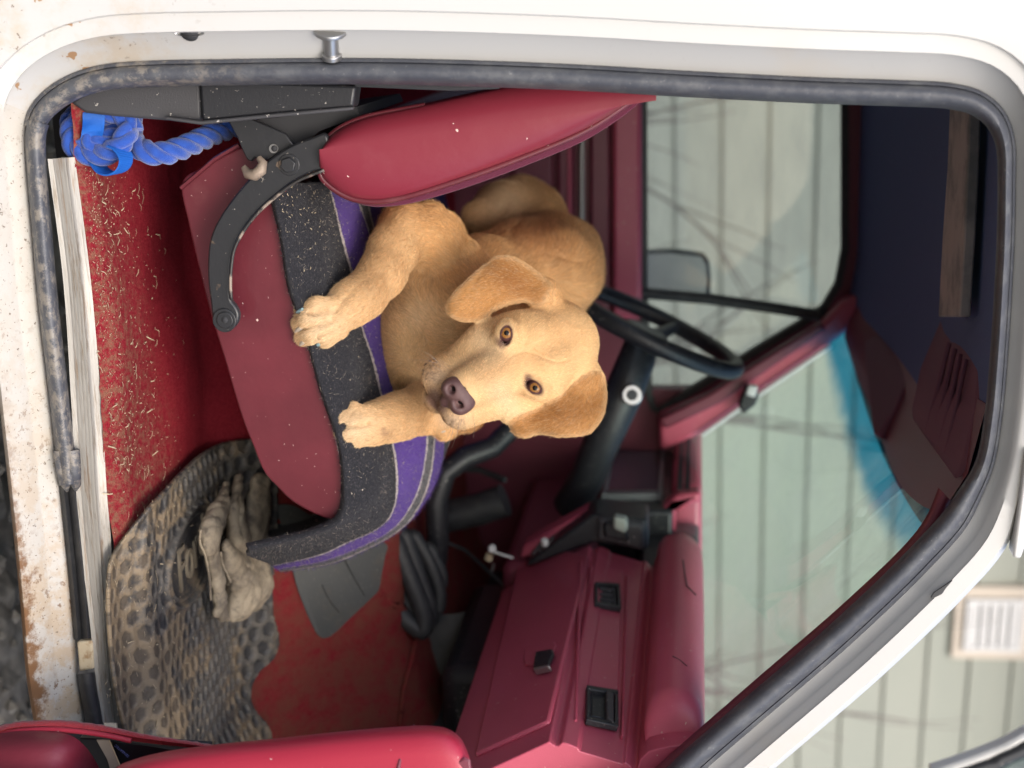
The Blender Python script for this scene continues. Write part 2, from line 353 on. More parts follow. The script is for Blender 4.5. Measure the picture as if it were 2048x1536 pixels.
WA = math.radians(-9)                                    # the wall recedes a little towards the front of the truck
wdir = Vector((math.cos(WA), -math.sin(WA), 0)); wn = Vector((-wdir.y, wdir.x, 0)); W0 = Vector((1.2, 4.85, 0))
if wn.y > 0: wn = -wn
house = thing('house_wall', W0, 'pale sage house wall of horizontal lap siding behind the truck', 'house wall')
BH = .205
for k in range(17):
    z0 = k*BH
    lo, hi = z0, z0+BH+.02
    pts = []
    for s in (-9, 9):
        c = W0+wdir*s
        pts.append([c+wn*.024+Vector((0,0,lo)), c+wn*.006+Vector((0,0,hi)), c-wn*.012+Vector((0,0,hi)), c+wn*.004+Vector((0,0,lo))])
    v, f = prism_vf(pts[0], pts[1]); mk('siding_board', v, f, M_siding, house, smooth=False)
v, f = box_vf(W0-wn*.10+Vector((0,0,1.75)), wdir*9.1, wn*.08, Vector((0,0,1.75))); mk('wall_core', v, f, M_siding, house, smooth=False)
# eave above the wall
v, f = box_vf(W0+wn*.25+Vector((0,0,3.55)), wdir*9.2, wn*.42, Vector((0,0,.06))); mk('eave', v, f, M_ventw, house, smooth=False)

vp = PN(1985, 1243, W0+wn*.03, wn)
vent = thing('wall_vent', vp, 'white slatted vent in a cream surround on the house wall', 'vent')
vx, vz = wdir, Vector((0, 0, 1))
def vbox(nm, cx, cz, hx, hz, d0, d1, m):
    v, f = box_vf(vp+vx*cx+vz*cz+wn*((d0+d1)/2), vx*hx, wn*((d1-d0)/2), vz*hz); return mk(nm, v, f, m, vent, sharp=40, bevel=.004)
vbox('surround', 0, 0, .205, .185, -.03, .02, M_ventc)
for sx_ in (-1, 1): vbox('frame', sx_*.135, 0, .012, .125, .02, .045, M_ventw)
for sz_ in (-1, 1): vbox('frame', 0, sz_*.125, .147, .012, .02, .044, M_ventw)
vbox('grille_back', 0, 0, .123, .113, .0205, .024, M_blackpl)
for k in range(5): vbox('slat', 0, -.092+.046*k, .122, .0175, .026, .040, M_ventw)

bush = thing('bare_bush', W0+wn*.55, 'bare grey branches of a leafless shrub against the siding', 'bush')
bvf = []
def stem_(p, d, r, L, dep):
    pts = [p]; q = Vector(p); dd = Vector(d)
    for i in range(7):
        dd = (dd+Vector((rng.normal(0,.10), rng.normal(0,.06), .05+rng.normal(0,.08)))).normalized(); q = q+dd*L/7; pts.append(q.copy())
    bvf.append(tube_vf(pts, np.linspace(r, r*.45, len(pts)), 6))
    if dep > 0:
        for j in range(3): 
            i = rng.integers(2, 7); nd = (dd+Vector((rng.normal(0,.35), rng.normal(0,.2), rng.normal(.45,.25)))).normalized(); stem_(pts[i], nd, r*.55, L*.6, dep-1)
for s in np.linspace(-1.9, 3.2, 10):
    lean = rng.normal(0, .28)
    b0 = W0+wdir*s+wn*rng.uniform(.25, .9); b0.z = 0
    stem_(b0, Vector((lean, 0, 1)), rng.uniform(.008, .018), rng.uniform(1.0, 1.9), 2)
v, f = join_vf(bvf); mk('branches', v, f, M_bark, bush)

# ------------------------------------------------------------------ the truck
truck = thing('pickup_truck', (0.6, 0.75, 0.4), 'old white pickup truck with its passenger door open and maroon cab', 'pickup truck')
FL = .535
def sst(t): t = np.clip(t, 0, 1); return t*t*(3-2*t)
def zf(X, Y):
    return FL + .25*sst((Y-.40)/.30) + .30*np.maximum(0, X-1.12) - .03*sst((.085-Y)/.05)
def PF(x, y, up=0.0):
    """pixel -> point on the carpet, raised by up"""
    d = ray(x, y); t = .9
    for k in range(400):
        p = CAM+d*t
        if p.z < zf(p.x, p.y)+up: break
        t += .01
    lo, hi = t-.01, t
    for k in range(22):
        m = (lo+hi)/2; p = CAM+d*m
        if p.z < zf(p.x, p.y)+up: hi = m
        else: lo = m
    return CAM+d*hi

EDGE = [(185,1560),(166,1440),(150,1345),(138,1200),(118,1000),(96,800),(73,600),(60,450),(50,330),(48,262),(60,218),(93,180),(145,149),(210,131),(300,124),(450,121),(600,119),(750,119),(900,122),(1050,127),(1200,134),(1350,143),(1500,151),(1650,158),(1800,163),(1905,169),(1963,185),(2005,220),(2027,275),(2029,380),(2027,480),(2021,600),(2013,720),(2003,830),(1986,930),(1958,1000),(1929,1055),(1861,1131),(1790,1202),(1690,1295),(1605,1369),(1519,1442),(1410,1536),(1340,1600),(1150,1700),(700,1720),(320,1700),(215,1640)]
NE = 260
E2 = spline(EDGE, NE, True)
tan = np.roll(E2, -1, 0)-np.roll(E2, 1, 0); tan /= np.linalg.norm(tan, axis=1)[:, None]
nrm = np.stack([tan[:, 1], -tan[:, 0]], 1)
cen = np.array([1000, 800]);
if (nrm*(E2-cen)).sum() < 0: nrm = -nrm
# region weights around the loop: sill / rear pillar / roof / front pillar
ex, ey = E2[:, 0], E2[:, 1]
wr_sill = sst((260-ex)/120)*sst((ey-170)/160); wr_top = sst((330-ey)/150)*(1-wr_sill)
apil = sst((ey-930)/120)*sst((ex-1000)/200); wr_roof = np.clip(1-wr_sill-wr_top-apil, 0, 1)*sst((ex-1500)/300)
rest = np.clip(1-wr_sill-wr_top-apil-wr_roof, 0, 1)
def blend(s, t, r, a): return wr_sill*s+wr_top*t+wr_roof*r+apil*a+rest*s
def smooth_(v, n=5):
    for k in range(n): v = (np.roll(v, 1)+v*2+np.roll(v, -1))/4
    return v
def ring(d, Y):
    d = smooth_(d); Y = smooth_(Y*np.ones(NE)); q = E2+nrm*d[:, None]
    return [P(a, b_, y_) for (a, b_), y_ in zip(q, Y)]
sw = 96+0*ey
R = [ring(blend(-6, -6, -6, -6), blend(.012, .012, .012, .012)),
     ring(blend(0, 0, 0, 0), blend(0, 0, 0, 0)),
     ring(blend(6, 4, 5, 6), blend(-.006, -.004, -.004, -.002)),
     ring(blend(34, 56, 22, 29), blend(-.016, -.030, -.014, -.014)),
     ring(blend(40, 59, 27, 33), blend(-.022, -.040, -.020, -.018)),
     ring(blend(sw-14, 96, 36, 47), blend(-.050, -.044, -.026, -.024)),
     ring(blend(sw-5, 99, 44, 51), blend(-.056, -.052, -.030, -.028)),
     ring(blend(sw, 160, 64, 84), blend(-.052, -.058, -.031, -.030)),
     ring(blend(sw+2, 420, 74, 92), blend(-.04, -.061, -.022, -.018)),
     ring(blend(sw-4, 430, 76, 92), blend(.02, .05, .06, .05))]
# the body's ring of metal round the door opening: sill in its own worn paint, the rest white
sel = [i for i in range(NE)]
v, f = grid_vf(R, False, True)
sill_f = [q for q in f if wr_sill[q[0] % NE]+rest[q[0] % NE] > .5]; body_f = [q for q in f if not wr_sill[q[0] % NE]+rest[q[0] % NE] > .5]
mk('body_shell', v, body_f, M_white, truck, sharp=50); mk('rocker_sill', v, sill_f, M_sillwhite, truck, sharp=50)

# seal: a bulb of rubber with a thin lip outside it, in pieces as it has broken
def seal_run(nm, i0, i1, inn, out, dep, m, parent, prof, wid=None):
    idx = [i % NE for i in range(i0, i1+1)]; rows = []
    for i in idx:
        row = []
        for (s, y) in prof:
            w_ = (wid[i] if wid is not None else 1.0)
            q = E2[i]-nrm[i]*s*w_; row.append(P(q[0], q[1], y))
        rows.append(row)
    v, f = grid_vf(rows, False, True); n = len(prof); f += [tuple(range(n)), tuple(range(len(rows)*n-1, (len(rows)-1)*n-1, -1))]
    return mk(nm, v, f, m, parent, sharp=70)
inset = smooth_(blend(40, 50, 34, 54), 8)
prof_b = [(.08,.004),(.14,-.010),(.30,-.021),(.50,-.024),(.72,-.020),(.90,-.008),(1.0,.006),(1.0,.03),(.5,.04),(.08,.03)]
prof_l = [(-.06,-.002),(-.02,-.008),(.10,-.010),(.16,-.004),(.16,.008),(-.06,.006)]
k0 = int(np.argmin(np.abs(E2[:, 0]-48)+np.abs(E2[:, 1]-245)))
kb = int(np.argmin(np.abs(E2[:, 0]-147)+np.abs(E2[:, 1]-1285)))
kc = int(np.argmin(np.abs(E2[:, 0]-150)+np.abs(E2[:, 1]-1343)))
km = int(np.argmin(np.abs(E2[:, 0]-118)+np.abs(E2[:, 1]-975)))
seal = seal_run('door_seal', k0, k0+int(NE*.79), 0, 0, 0, M_seal, truck, prof_b, inset)
seal_run('seal_lip', k0, k0+int(NE*.78), 0, 0, 0, M_seal, seal, prof_l, inset)
seal_run('seal_piece', km, k0+1, 0, 0, 0, M_seal, seal, [(s*1.12-.04, y-.004) for s, y in prof_b], inset)
flat = [(.10,.0),(.3,-.004),(.42,.002),(.5,.006),(.58,.0),(.8,-.004),(.98,.002),(.98,.02),(.1,.02)]
seal_run('torn_seal', kb, km+2, 0, 0, 0, M_rub, seal, flat, inset)
seal_run('seal_piece', -3, kc, 0, 0, 0, M_rub, seal, [(s, y-.003) for s, y in prof_b], inset)
for dx, ang in ((0, 0), (22, 0)):   # split tails of the seal where it tore
    tube('seal_tail', [P(122+dx, 900, -.012), P(126+dx, 940, -.016), P(132+dx*.9, 968, -.010), P(134+dx*.8, 982, .002)], [.011, .010, .007, .002], M_seal, seal, 8)
# the block in the gap of the seal
prism('sill_clip', [(153,1284),(184,1282),(188,1338),(158,1344)], -.004, .02, M_amber, truck, bevel=.003)

# maroon strip inside the seal along the front pillar
trim = [(1885,985),(1862,1040),(1826,1090),(1700,1212),(1520,1368),(1360,1508),(1270,1590)]
rows = []
for a in spline(trim, 40):
    rows.append([P(a[0]-8, a[1]-10, .045), P(a[0]+4, a[1]+3, .035), P(a[0]+16, a[1]+16, .04), P(a[0]+10, a[1]+10, .07)])
loft('pillar_trim', rows, M_maroon_dk, truck, cv=True)

# striker bolt and the hole beside it
pb = P(661, 58, -.026); ax = (P(664, 121, -.006)-pb); L_ = ax.length; ax.normalize()
v, f = join_vf([disc_vf(pb, ax, .0205, .005, 28), disc_vf(pb+ax*.005, ax, .0095, L_-.014, 20), disc_vf(pb+ax*(L_-.010), ax, .0125, .007, 24)])
mk('striker_bolt', v, f, M_steel, truck, sharp=40, bevel=.001)
hp = P(379, 67, -.026)
rows = []
for r_, y_ in ((30, 0), (24, .001), (20, .012)):
    rows.append([P(379+r_*math.cos(a), 67+r_*.2*math.sin(a), -.0325+y_) for a in np.linspace(0, 2*math.pi, 24, endpoint=False)])
loft('jamb_hole', rows, M_steel, truck, cv=True)
v, f = disc_vf(P(379, 67, -.0315), Vector((.6, -.8, 0)), .011, .001, 20); mk('hole_plug', v, f, M_under, truck)

# drip gutter end above the front pillar, roof over the cab
prism('drip_gutter', [(2026,1116),(2042,1118),(2070,1040),(2064,900),(2054,900),(2036,1035)], -.042, .03, M_white, truck, bevel=.003)
# black chip in the pillar paint
prism('paint_chip', [(1862,1196),(1868,1186),(1880,1178),(1892,1170),(1905,1161),(1893,1175),(1884,1188),(1872,1194)], -.030, .003, M_blackmet, truck, bevel=0)

# floor carpet
xs = np.linspace(-.12, 1.45, 120); ys = np.linspace(.054, 1.46, 90)
XX, YY = np.meshgrid(xs, ys, indexing='ij')
nz = (rng.random(XX.shape)-.5)*.003+.006*np.sin(XX*17+YY*5)*np.sin(YY*13)
ZZ = zf(XX, YY)+nz
v, f = grid_vf([[(XX[i, j], YY[i, j], ZZ[i, j]) for j in range(90)] for i in range(120)])
mk('floor_carpet', v, f, M_carpet, truck)
# carpet's rolled front edge against the firewall
box('underbody', (-.15, .30, .38), (1.5, 1.52, .465), M_under, truck, bevel=0)
box('underbody', (-.1, .62, .24), (1.4, 1.2, .379), M_under, truck, bevel=0)

# ribbed aluminium sill plate
pl = [(120,316,94,146)]
A0, A1 = [(97,318),(128,560),(144,800),(155,1000),(163,1090),(182,1250),(192,1350),(206,1445)], [(146,314),(178,560),(199,800),(212,1000),(219,1080),(222,1250),(229,1350),(240,1445)]
s0, s1 = spline(A0, 60), spline(A1, 60); rows = []
ribs = 8
for i in range(60):
    row = []
    for j in range(ribs*2+1):
        t = j/(ribs*2); q = s0[i]*(1-t)+s1[i]*t
        hgt = .0042*(1 if j % 2 else -1)*(1 if .05 < t < .62 else .35) + (.004 if t > .62 else 0)
        yy = -.002+.062*t+.004*math.sin(i*.35)*t
        p = P(q[0], q[1], yy); row.append(p+Vector((0, -.35*hgt, hgt)))
    row.append(row[-1]+Vector((0, .004, -.02)))
    rows.append(row)
loft('sill_plate', rows, M_alu, truck, sharp=70)

# cab box: rear wall with window, firewall, roof and headliner, far door
Yf = 1.47
hl0, hl1 = P(1720, 300, Yf), P(2012, 400, .05)
hn = (hl1-hl0).cross(Vector((1, 0, 0))).normalized()
def PH(x, y, dn=.004):
    p = PN(x, y, hl0, hn); return p+Vector((0, 0, -dn))
rows = []
for t in np.linspace(-.04, .985, 26):
    row = []
    for X in np.linspace(-.15, .66, 24):
        p = hl0+(hl1-hl0)*t; row.append(Vector((X, p.y, p.z+.035*math.sin(math.pi*np.clip(t,0,1))-.03*max(0, X-.55)/.2)))
    rows.append(row)
loft('headliner', rows, M_headliner, truck)
zr = hl1.z
box('roof_panel', (-.4, .06, zr+.065), (.60, 1.5, zr+.10), M_white, truck, bevel=.02)
bw = [(-.10, .05, .5, .06, 1.45, 1.02), (-.10, .05, 1.50, .06, 1.45, 1.75)]
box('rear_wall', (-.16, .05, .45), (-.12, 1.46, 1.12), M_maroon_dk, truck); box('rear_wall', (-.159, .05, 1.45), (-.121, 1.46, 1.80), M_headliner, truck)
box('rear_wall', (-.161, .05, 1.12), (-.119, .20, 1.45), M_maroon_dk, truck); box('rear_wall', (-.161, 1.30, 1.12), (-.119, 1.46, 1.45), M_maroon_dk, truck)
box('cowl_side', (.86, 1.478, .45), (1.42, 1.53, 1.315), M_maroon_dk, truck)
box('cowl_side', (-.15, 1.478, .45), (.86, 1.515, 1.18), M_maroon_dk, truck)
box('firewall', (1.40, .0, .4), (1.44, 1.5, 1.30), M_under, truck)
# outer rear body behind the opening, closes the cab from the light
box('rear_corner', (-.3, .0, .4), (-.02, .05, 1.75), M_white, truck)

# dark trim behind the seal on the rear pillar
prism('pillar_panel', [(140,205),(196,168),(400,160),(402,242),(330,241),(230,233),(170,226)], .05, .03, M_greypl, truck, bevel=.004)
prism('belt_guide', [(398,160),(600,166),(712,172),(706,216),(560,228),(404,244)], .042, .035, M_blackpl, truck, bevel=.004)
prism('belt_guide_lip', [(330,232),(402,242),(560,226),(706,213),(706,220),(560,234),(402,250),(330,240)], .036, .012, M_greypl, truck, bevel=.002)
prism('pillar_strip', [(706,174),(900,182),(1000,178),(1000,150),(706,150)], .05, .03, M_under, truck, bevel=.003)

# ---------------- far (driver) door
dd = thing('driver_door', P(1285, 300, Yf), None, None); dd.parent = truck; dd.matrix_parent_inverse = truck.matrix_world.inverted()
WL = [(1286,40),(1286,300),(1287,580),(1292,700),(1297,790),(1306,818),(1320,822),(1420,762),(1520,700),(1600,652),(1650,618),(1678,570),(1691,500),(1691,300),(1691,40)]
OL = [(840,-40),(840,300),(840,580),(840,760),(840,860),(1240,900),(1330,905),(1440,800),(1540,730),(1625,680),(1690,640),(1735,590),(1752,510),(1752,300),(1752,-40)]
def ringprism(nm, a, b_, Y0, Y1, m, par, bev=.006):
    rows = [[P(*q, Y0) for q in a], [P(*q, Y0) for q in b_]]; dv = Vector((0, Y1-Y0, 0))
    v, f = grid_vf([rows[0], rows[1], [p+dv for p in rows[1]], [p+dv for p in rows[0]]], True, False)
    return mk(nm, v, f, m, par, sharp=30, bevel=bev)
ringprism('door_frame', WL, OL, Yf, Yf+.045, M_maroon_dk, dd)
def inset_(L, d):
    a = np.array(L, float); c = np.array([1480, 430.]); t = np.gradient(a, axis=0); n = np.stack([t[:, 1], -t[:, 0]], 1); n /= np.linalg.norm(n, axis=1)[:, None]
    n *= np.sign((n*(c-a)).sum(1))[:, None]; return [tuple(q) for q in a+n*d]
ringprism('window_gasket', inset_(WL, 8), inset_(WL, -6), Yf-.008, Yf+.02, M_rub, dd, 0)
v = [P(*q, Yf+.03) for q in WL]; mk('window_glass', v, [tuple(range(len(v)))], M_glass, dd, smooth=False)
tube('division_bar', [P(1284, 586, Yf-.006), P(1420, 598, Yf-.006), P(1560, 618, Yf-.006), P(1660, 634, Yf-.006)], .013, M_rub, dd, 8)
# layered lower panel seen past the dog
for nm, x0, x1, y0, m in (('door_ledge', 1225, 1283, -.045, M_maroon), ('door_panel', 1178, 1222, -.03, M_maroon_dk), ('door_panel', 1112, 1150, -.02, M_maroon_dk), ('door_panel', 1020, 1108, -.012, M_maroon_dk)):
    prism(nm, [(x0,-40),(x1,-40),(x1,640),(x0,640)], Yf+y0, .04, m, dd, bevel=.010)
prism('chrome_strip', [(1159,-40),(1169,-40),(1169,640),(1159,640)], Yf-.03, .02, M_steel, dd, bevel=.004)
prism('chrome_strip', [(1134,-40),(1142,-40),(1142,640),(1134,640)], Yf-.026, .02, M_maroon, dd, bevel=.004)
# outside mirror of the far door
mi = thing('door_mirror', P(1350, 540, Yf+.2), None, None); mi.parent = dd; mi.matrix_parent_inverse = dd.matrix_world.inverted()
my_ = lambda L_, o_: [(a, b_, Yf+.18-.0011*(b_-555)+o_) for a, b_ in L_]
prism('mirror_housing', my_([(1270,502),(1350,500),(1408,508),(1418,522),(1422,560),(1420,604),(1400,606),(1270,598)], 0), 0, .03, M_blackpl, mi, bevel=.006)
prism('mirror_glass', my_([(1276,509),(1345,507),(1402,514),(1412,530),(1414,560),(1411,597),(1276,589)], -.006), 0, .003, M_chrome, mi, bevel=0)

# far front pillar, windshield, its header
AP = [(1320,905,.0),(1404,868),(1530,778),(1660,690),(1700,660),(1742,590),(1690,600),(1640,655),(1520,730),(1420,790),(1316,835)]
prism('front_pillar', [q[:2] for q in AP], Yf-.075, .06, M_maroon, truck, bevel=.012, segs=3)
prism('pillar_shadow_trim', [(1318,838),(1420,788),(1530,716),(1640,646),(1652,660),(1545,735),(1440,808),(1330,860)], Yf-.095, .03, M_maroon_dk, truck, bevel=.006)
tube('glass_gasket', [P(1404,870,Yf-.088), P(1532,780,Yf-.088), P(1662,692,Yf-.088)], .005, M_ventw, truck, 6)
prism('pillar_hook', [(1476,812),(1492,770),(1520,790),(1510,812),(1486,830)], Yf-.13, .03, M_blackpl, truck, bevel=.006)
prism('pillar_clip', [(1490,790),(1498,770),(1516,774),(1510,796)], Yf-.137, .02, M_ventw, truck, bevel=.004)
BN, BF, TN, TF = P(1262,1600,.06), P(1310,905,Yf-.06), P(1925,1005,.05), P(1712,648,Yf-.06)
rows = []; us = []
for vv in np.linspace(0, 1, 14):
    row = []
    for u in np.linspace(0, 1, 22):
        p = (BN*(1-u)+BF*u)*(1-vv)+(TN*(1-u)+TF*u)*vv; p = p+Vector((.11*math.sin(math.pi*u), 0, .012*math.sin(math.pi*u))); row.append(p)
    rows.append(row)
loft('windshield', rows, M_wind, truck, uv_=True)
# header trim over the glass
HD = [(1700,655,1.38),(1760,840,.95),(1822,965,.5),(1885,1052,.12)]
h0 = spline([P(*q) for q in HD], 20); rows = []
for p in h0:
    p = Vector(p); rows.append([p+Vector((.02,0,-.012)), p+Vector((-.015,0,-.004)), p+Vector((-.075,0,.03)), p+Vector((-.17,0,.05)), p+Vector((-.17,0,.09)), p+Vector((.0,0,.07))])
loft('windshield_header', rows, M_maroon_dk, truck, cv=True, sharp=40)
# headliner bar and visors
q = [(1917,205),(1957,205),(1953,330),(1946,470),(1936,634),(1893,634),(1902,470),(1912,330)]
v, f = prism_vf([PH(a, b_, .012) for a, b_ in q], [PH(a, b_, -.004) for a, b_ in q]); mk('headliner_bar', v, f, M_headbar, truck, sharp=40, bevel=.003)
def visor(nm, px, th, par):
    fr = [P(*a) for a in px]; n = (fr[1]-fr[0]).cross(fr[2]-fr[0]).normalized()
    if n.z > 0: n = -n
    v, f = prism_vf(fr, [p-n*th for p in fr]); return mk(nm, v, f, M_visor, par, sharp=40, bevel=.007, segs=3), n
v1, n1 = visor('sun_visor', [(1724,640,1.34),(1745,585,1.38),(1792,528,1.38),(1802,545,1.36),(1826,700,.95),(1815,760,.88),(1790,820,.84),(1756,874,.82),(1744,866,.84),(1730,745,1.1)], .018, truck)
v2, n2 = visor('sun_visor', [(1880,640,.64),(1893,652,.60),(1958,722,.24),(1948,830,.19),(1920,962,.14),(1905,955,.15),(1824,842,.50),(1822,820,.53),(1838,740,.59)], .018, truck)
for k in range(4):
    t = .2+.16*k; a = P(1884+t*70, 672+t*70, .55-t*.33-.012); c = P(1838+t*80, 850+t*90, .47-t*.3-.012)
    tube('visor_pleat', [a, (a+c)/2, c], .004, M_visor, v2, 6)
# ------------------------------------------------------------------ dashboard (part of the truck)
Yn, Yc = .12, .84
prof = [(880,1556),(930,1525),(1098,1447),(1106,1443),(1118,1452),(1124,1452),(1132,1445),(1142,1447),(1162,1455),(1166,1462),(1250,1487),(1254,1483),(1262,1488),(1272,1500),(1277,1500),(1283,1478),(1300,1462),(1340,1452),(1375,1448),(1396,1450),(1404,1458),(1406,1480)]
pp = [P(x, y, Yn) for x, y in prof]
pp += [pp[-1]+Vector((.25, 0, -.01)), pp[-1]+Vector((.28, 0, -.3)), pp[0]+Vector((.12, 0, 0))]
YS = [Yn-.06, Yn, Yn+.01]+list(np.linspace(Yn+.05, Yc-.03, 8))+[Yc]
def row_at(y): return [Vector((p.x, y, p.z)) for p in pp]
rows = [row_at(y) for y in YS]
v, f = grid_vf(rows, False, True); n_ = len(pp); f += [tuple(range(n_)), tuple(range(len(rows)*n_-1, (len(rows)-1)*n_-1, -1))]
dash = mk('dashboard', v, f, M_maroon, truck, sharp=35, bevel=.004)
def dface(i, j):
    a, b_ = pp[i], pp[j]; n = (b_-a).cross(Vector((0, 1, 0))).normalized()
    return a, (n if n.x < 0 else -n)
gA, gN = dface(1, 2); vA, vN = dface(9, 10)
def onp(x, y, a, n, up=0): return PN(x, y, a+n*up, n)
def patch(nm, px, a, n, up0, up1, m, par, bevel=.002, **k):
    fr = [onp(x, y, a, n, up1) for x, y in px]; v, f = prism_vf(fr, [p-n*(up1-up0) for p in fr]); return mk(nm, v, f, m, par, sharp=40, bevel=bevel, **k)
# glove box door and latch
gd = patch('glove_box_door', [(948,1508),(1097,1441),(1176,1110),(1120,1098),(1036,1118)], gA, gN, -.002, .007, M_maroon, dash, .005)
patch('latch_recess', [(1050,1330),(1046,1318),(1050,1300),(1062,1290),(1108,1282),(1112,1290),(1100,1318),(1094,1330)], gA, gN, .007, .0105, M_maroon, gd, .002)
patch('latch', [(1065,1332),(1070,1302),(1104,1296),(1106,1306),(1098,1322),(1098,1330)], gA, gN, .0105, .018, M_blackpl, gd, .003)
patch('latch_edge', [(1066,1335),(1098,1328),(1097,1332),(1067,1339)], gA, gN, .0105, .021, M_steel, gd, .001)
# vent strip with raised border
patch('vent_strip', [(1178,1130),(1247,1140),(1236,1456),(1166,1432)], vA, vN, -.004, .003, M_maroon, dash, .004)
for (a, b_) in (((1160,1120,1166,1120),(1156,1440,1149,1438)), ((1253,1150,1258,1150),(1248,1470,1243,1468))):
    patch('vent_strip_border', [(a[0],a[1]),(a[2],a[3]),(b_[0],b_[1]),(b_[2],b_[3])], vA, vN, -.001, .009, M_maroon, dash, .003)
def air_vent(c, shut):
    (x0, y0), (x1, y1), (x2, y2), (x3, y3) = c
    def at(u, v_): return (x0*(1-u)*(1-v_)+x1*u*(1-v_)+x2*u*v_+x3*(1-u)*v_, y0*(1-u)*(1-v_)+y1*u*(1-v_)+y2*u*v_+y3*(1-u)*v_)
    o = patch('air_vent', [at(0,0),at(1,0),at(1,1),at(0,1)], vA, vN, .002, .0045, M_under, dash, 0)
    for q in (((0,0),(1,0),(1,.10),(0,.10)), ((0,.90),(1,.90),(1,1),(0,1)), ((0,.1),(.12,.1),(.12,.9),(0,.9)), ((.88,.1),(1,.1),(1,.9),(.88,.9))):
        patch('vent_frame', [at(*z) for z in q], vA, vN, .003, .013, M_blackpl, o, .0015)
    if shut:
        patch('vent_louvre', [at(.62,.06),at(.86,.1),at(.86,.9),at(.64,.8)], vA, vN, .004, .017, M_greypl, o, .002)
        patch('vent_louvre', [at(.16,.16),at(.58,.16),at(.58,.86),at(.16,.86)], vA, vN, .004, .006, M_blackpl, o, .001)
    else:
        for k in range(3): patch('vent_louvre', [at(.2,.22+.24*k),at(.8,.22+.24*k),at(.8,.28+.24*k),at(.2,.28+.24*k)], vA, vN, .004, .010, M_greypl, o, .001)
        patch('vent_louvre', [at(.72,.15),at(.78,.15),at(.78,.85),at(.72,.85)], vA, vN, .004, .011, M_greypl, o, .001)
air_vent([(1174,1370),(1237,1380),(1237,1452),(1173,1438)], True)
air_vent([(1190,1163),(1239,1167),(1243,1216),(1190,1205)], False)
Xd = pp[18].x
# the padded roll along the top, with a dark groove under it
zA, zB = pp[15].z+.004, pp[20].z+.003
sec = [(Xd+.05, zA+.006), (Xd-.010, zA), (Xd-.032, zA+.010), (Xd-.044, zA+.030), (Xd-.046, zA+.048), (Xd-.038, zB-.018), (Xd-.022, zB-.004), (Xd+.01, zB), (Xd+.25, zB-.006)]
ss = spline([(a, b_, 0) for a, b_ in sec], 30); rows = []
for y, k in ((Yn-.032, .02), (Yn-.030, .5), (Yn-.024, .8), (Yn-.008, .97), (Yn+.02, 1), (.35, 1), (.6, 1), (Yc-.10, 1), (Yc-.055, .97), (Yc-.03, .86), (Yc-.018, .6), (Yc-.015, .3)):
    rows.append([Vector((Xd+.08+(q[0]-Xd-.08)*k, y+.010*math.sin(i*.2), (zA+zB)/2+(q[1]-(zA+zB)/2)*(.6+.4*k)+.0012*math.sin(y*31+i*.7))) for i, q in enumerate(ss)])
pad = loft('dash_pad', rows, M_maroon, dash, sharp=60)
# a crack in the pad
def crack(pts, up, w_=.0011):
    a, n = Vector((Xd-.0455, 0, zA+.048)), Vector((-1, 0, .12)).normalized(); tube('pad_crack', [onp(x, y, a, n, up) for x, y in pts], w_, M_under, pad, 5)
crack([(1366,1120),(1370,1150),(1374,1172),(1382,1180),(1392,1190)], .0005)

crack([(1345,1312),(1360,1320),(1374,1332)], .0004, .0007)
# pad over the radio, notch and the driver's side of the dash
Xd = pp[18].x
def dbox(nm, y0, y1, x0, x1, z0, z1, m, bevel=.008, par=dash): return box(nm, (x0, y0, z0), (x1, y1, z1), m, par, bevel)
zt = pp[20].z
def zpx(x, y, Xp):                                       # height of a pixel on plane X = Xp
    d = ray(x, y); return (CAM+d*((Xp-CAM.x)/d.x)).z
def ypx(y, Xp, x=1250):
    d = ray(x, y); return (CAM+d*((Xp-CAM.x)/d.x)).y
Y1 = ypx(1046, Xd); Y2 = ypx(1000, Xd); Y3 = ypx(985, Xd); Y4 = ypx(842, Xd)
dbox('dash_notch', Yc, Y2+.03, Xd+.06, 1.32, zt-.12, zt-.004, M_blackpl)
prism('cluster_hood', [(1296,1046),(1296,1060),(1352,1072),(1352,1010),(1400,1008),(1400,985),(1352,990)], Y2-.02, .05, M_maroon, dash, bevel=.008)
dbox('cluster_hood', Y3-.01, Y4, Xd-.02, 1.32, zpx(1348,900,Xd), zt+.002, M_maroon, .014)
for k in range(2):
    a, b_ = 1358+k*14, 1367+k*14
    dbox('defrost_slot', ypx(978,Xd-.02), ypx(858,Xd-.02), Xd-.0245, Xd-.019, zpx(a,910,Xd-.02), zpx(b_,910,Xd-.02), M_under, 0)
clz0, clz1 = zpx(1205, 930, Xd+.01), zpx(1350, 930, Xd+.01)
cl = dbox('instrument_cluster', ypx(1012, Xd), Y4+.03, Xd+.01, 1.30, clz0, clz1, M_blackpl, .008)
cx0, cx1, cy0, cy1 = 1214, 1328, 882, 1000
Xp = Xd+.008
for nm, a in (('cluster_bezel', (cx0, cx0+9, cy0, cy1)), ('cluster_bezel', (cx1-9, cx1, cy0, cy1)), ('cluster_bezel', (cx0+9, cx1-9, cy1-9, cy1)), ('cluster_bezel', (cx0+9, cx1-9, cy0, cy0+8))):
    dbox(nm, ypx(a[3], Xp), ypx(a[2], Xp), Xp-.014, Xp+.004, zpx(a[0], 940, Xp), zpx(a[1], 940, Xp), mat('bezel_grey', (.15,.155,.165), .4), .003, cl)
dbox('cluster_lens', ypx(cy1-8, Xp), ypx(cy0+8, Xp), Xp-.003, Xp+.0035, zpx(cx0+9, 940, Xp), zpx(cx1-9, 940, Xp), mat('cluster_lens', (.11,.085,.12), .15), 0, cl)
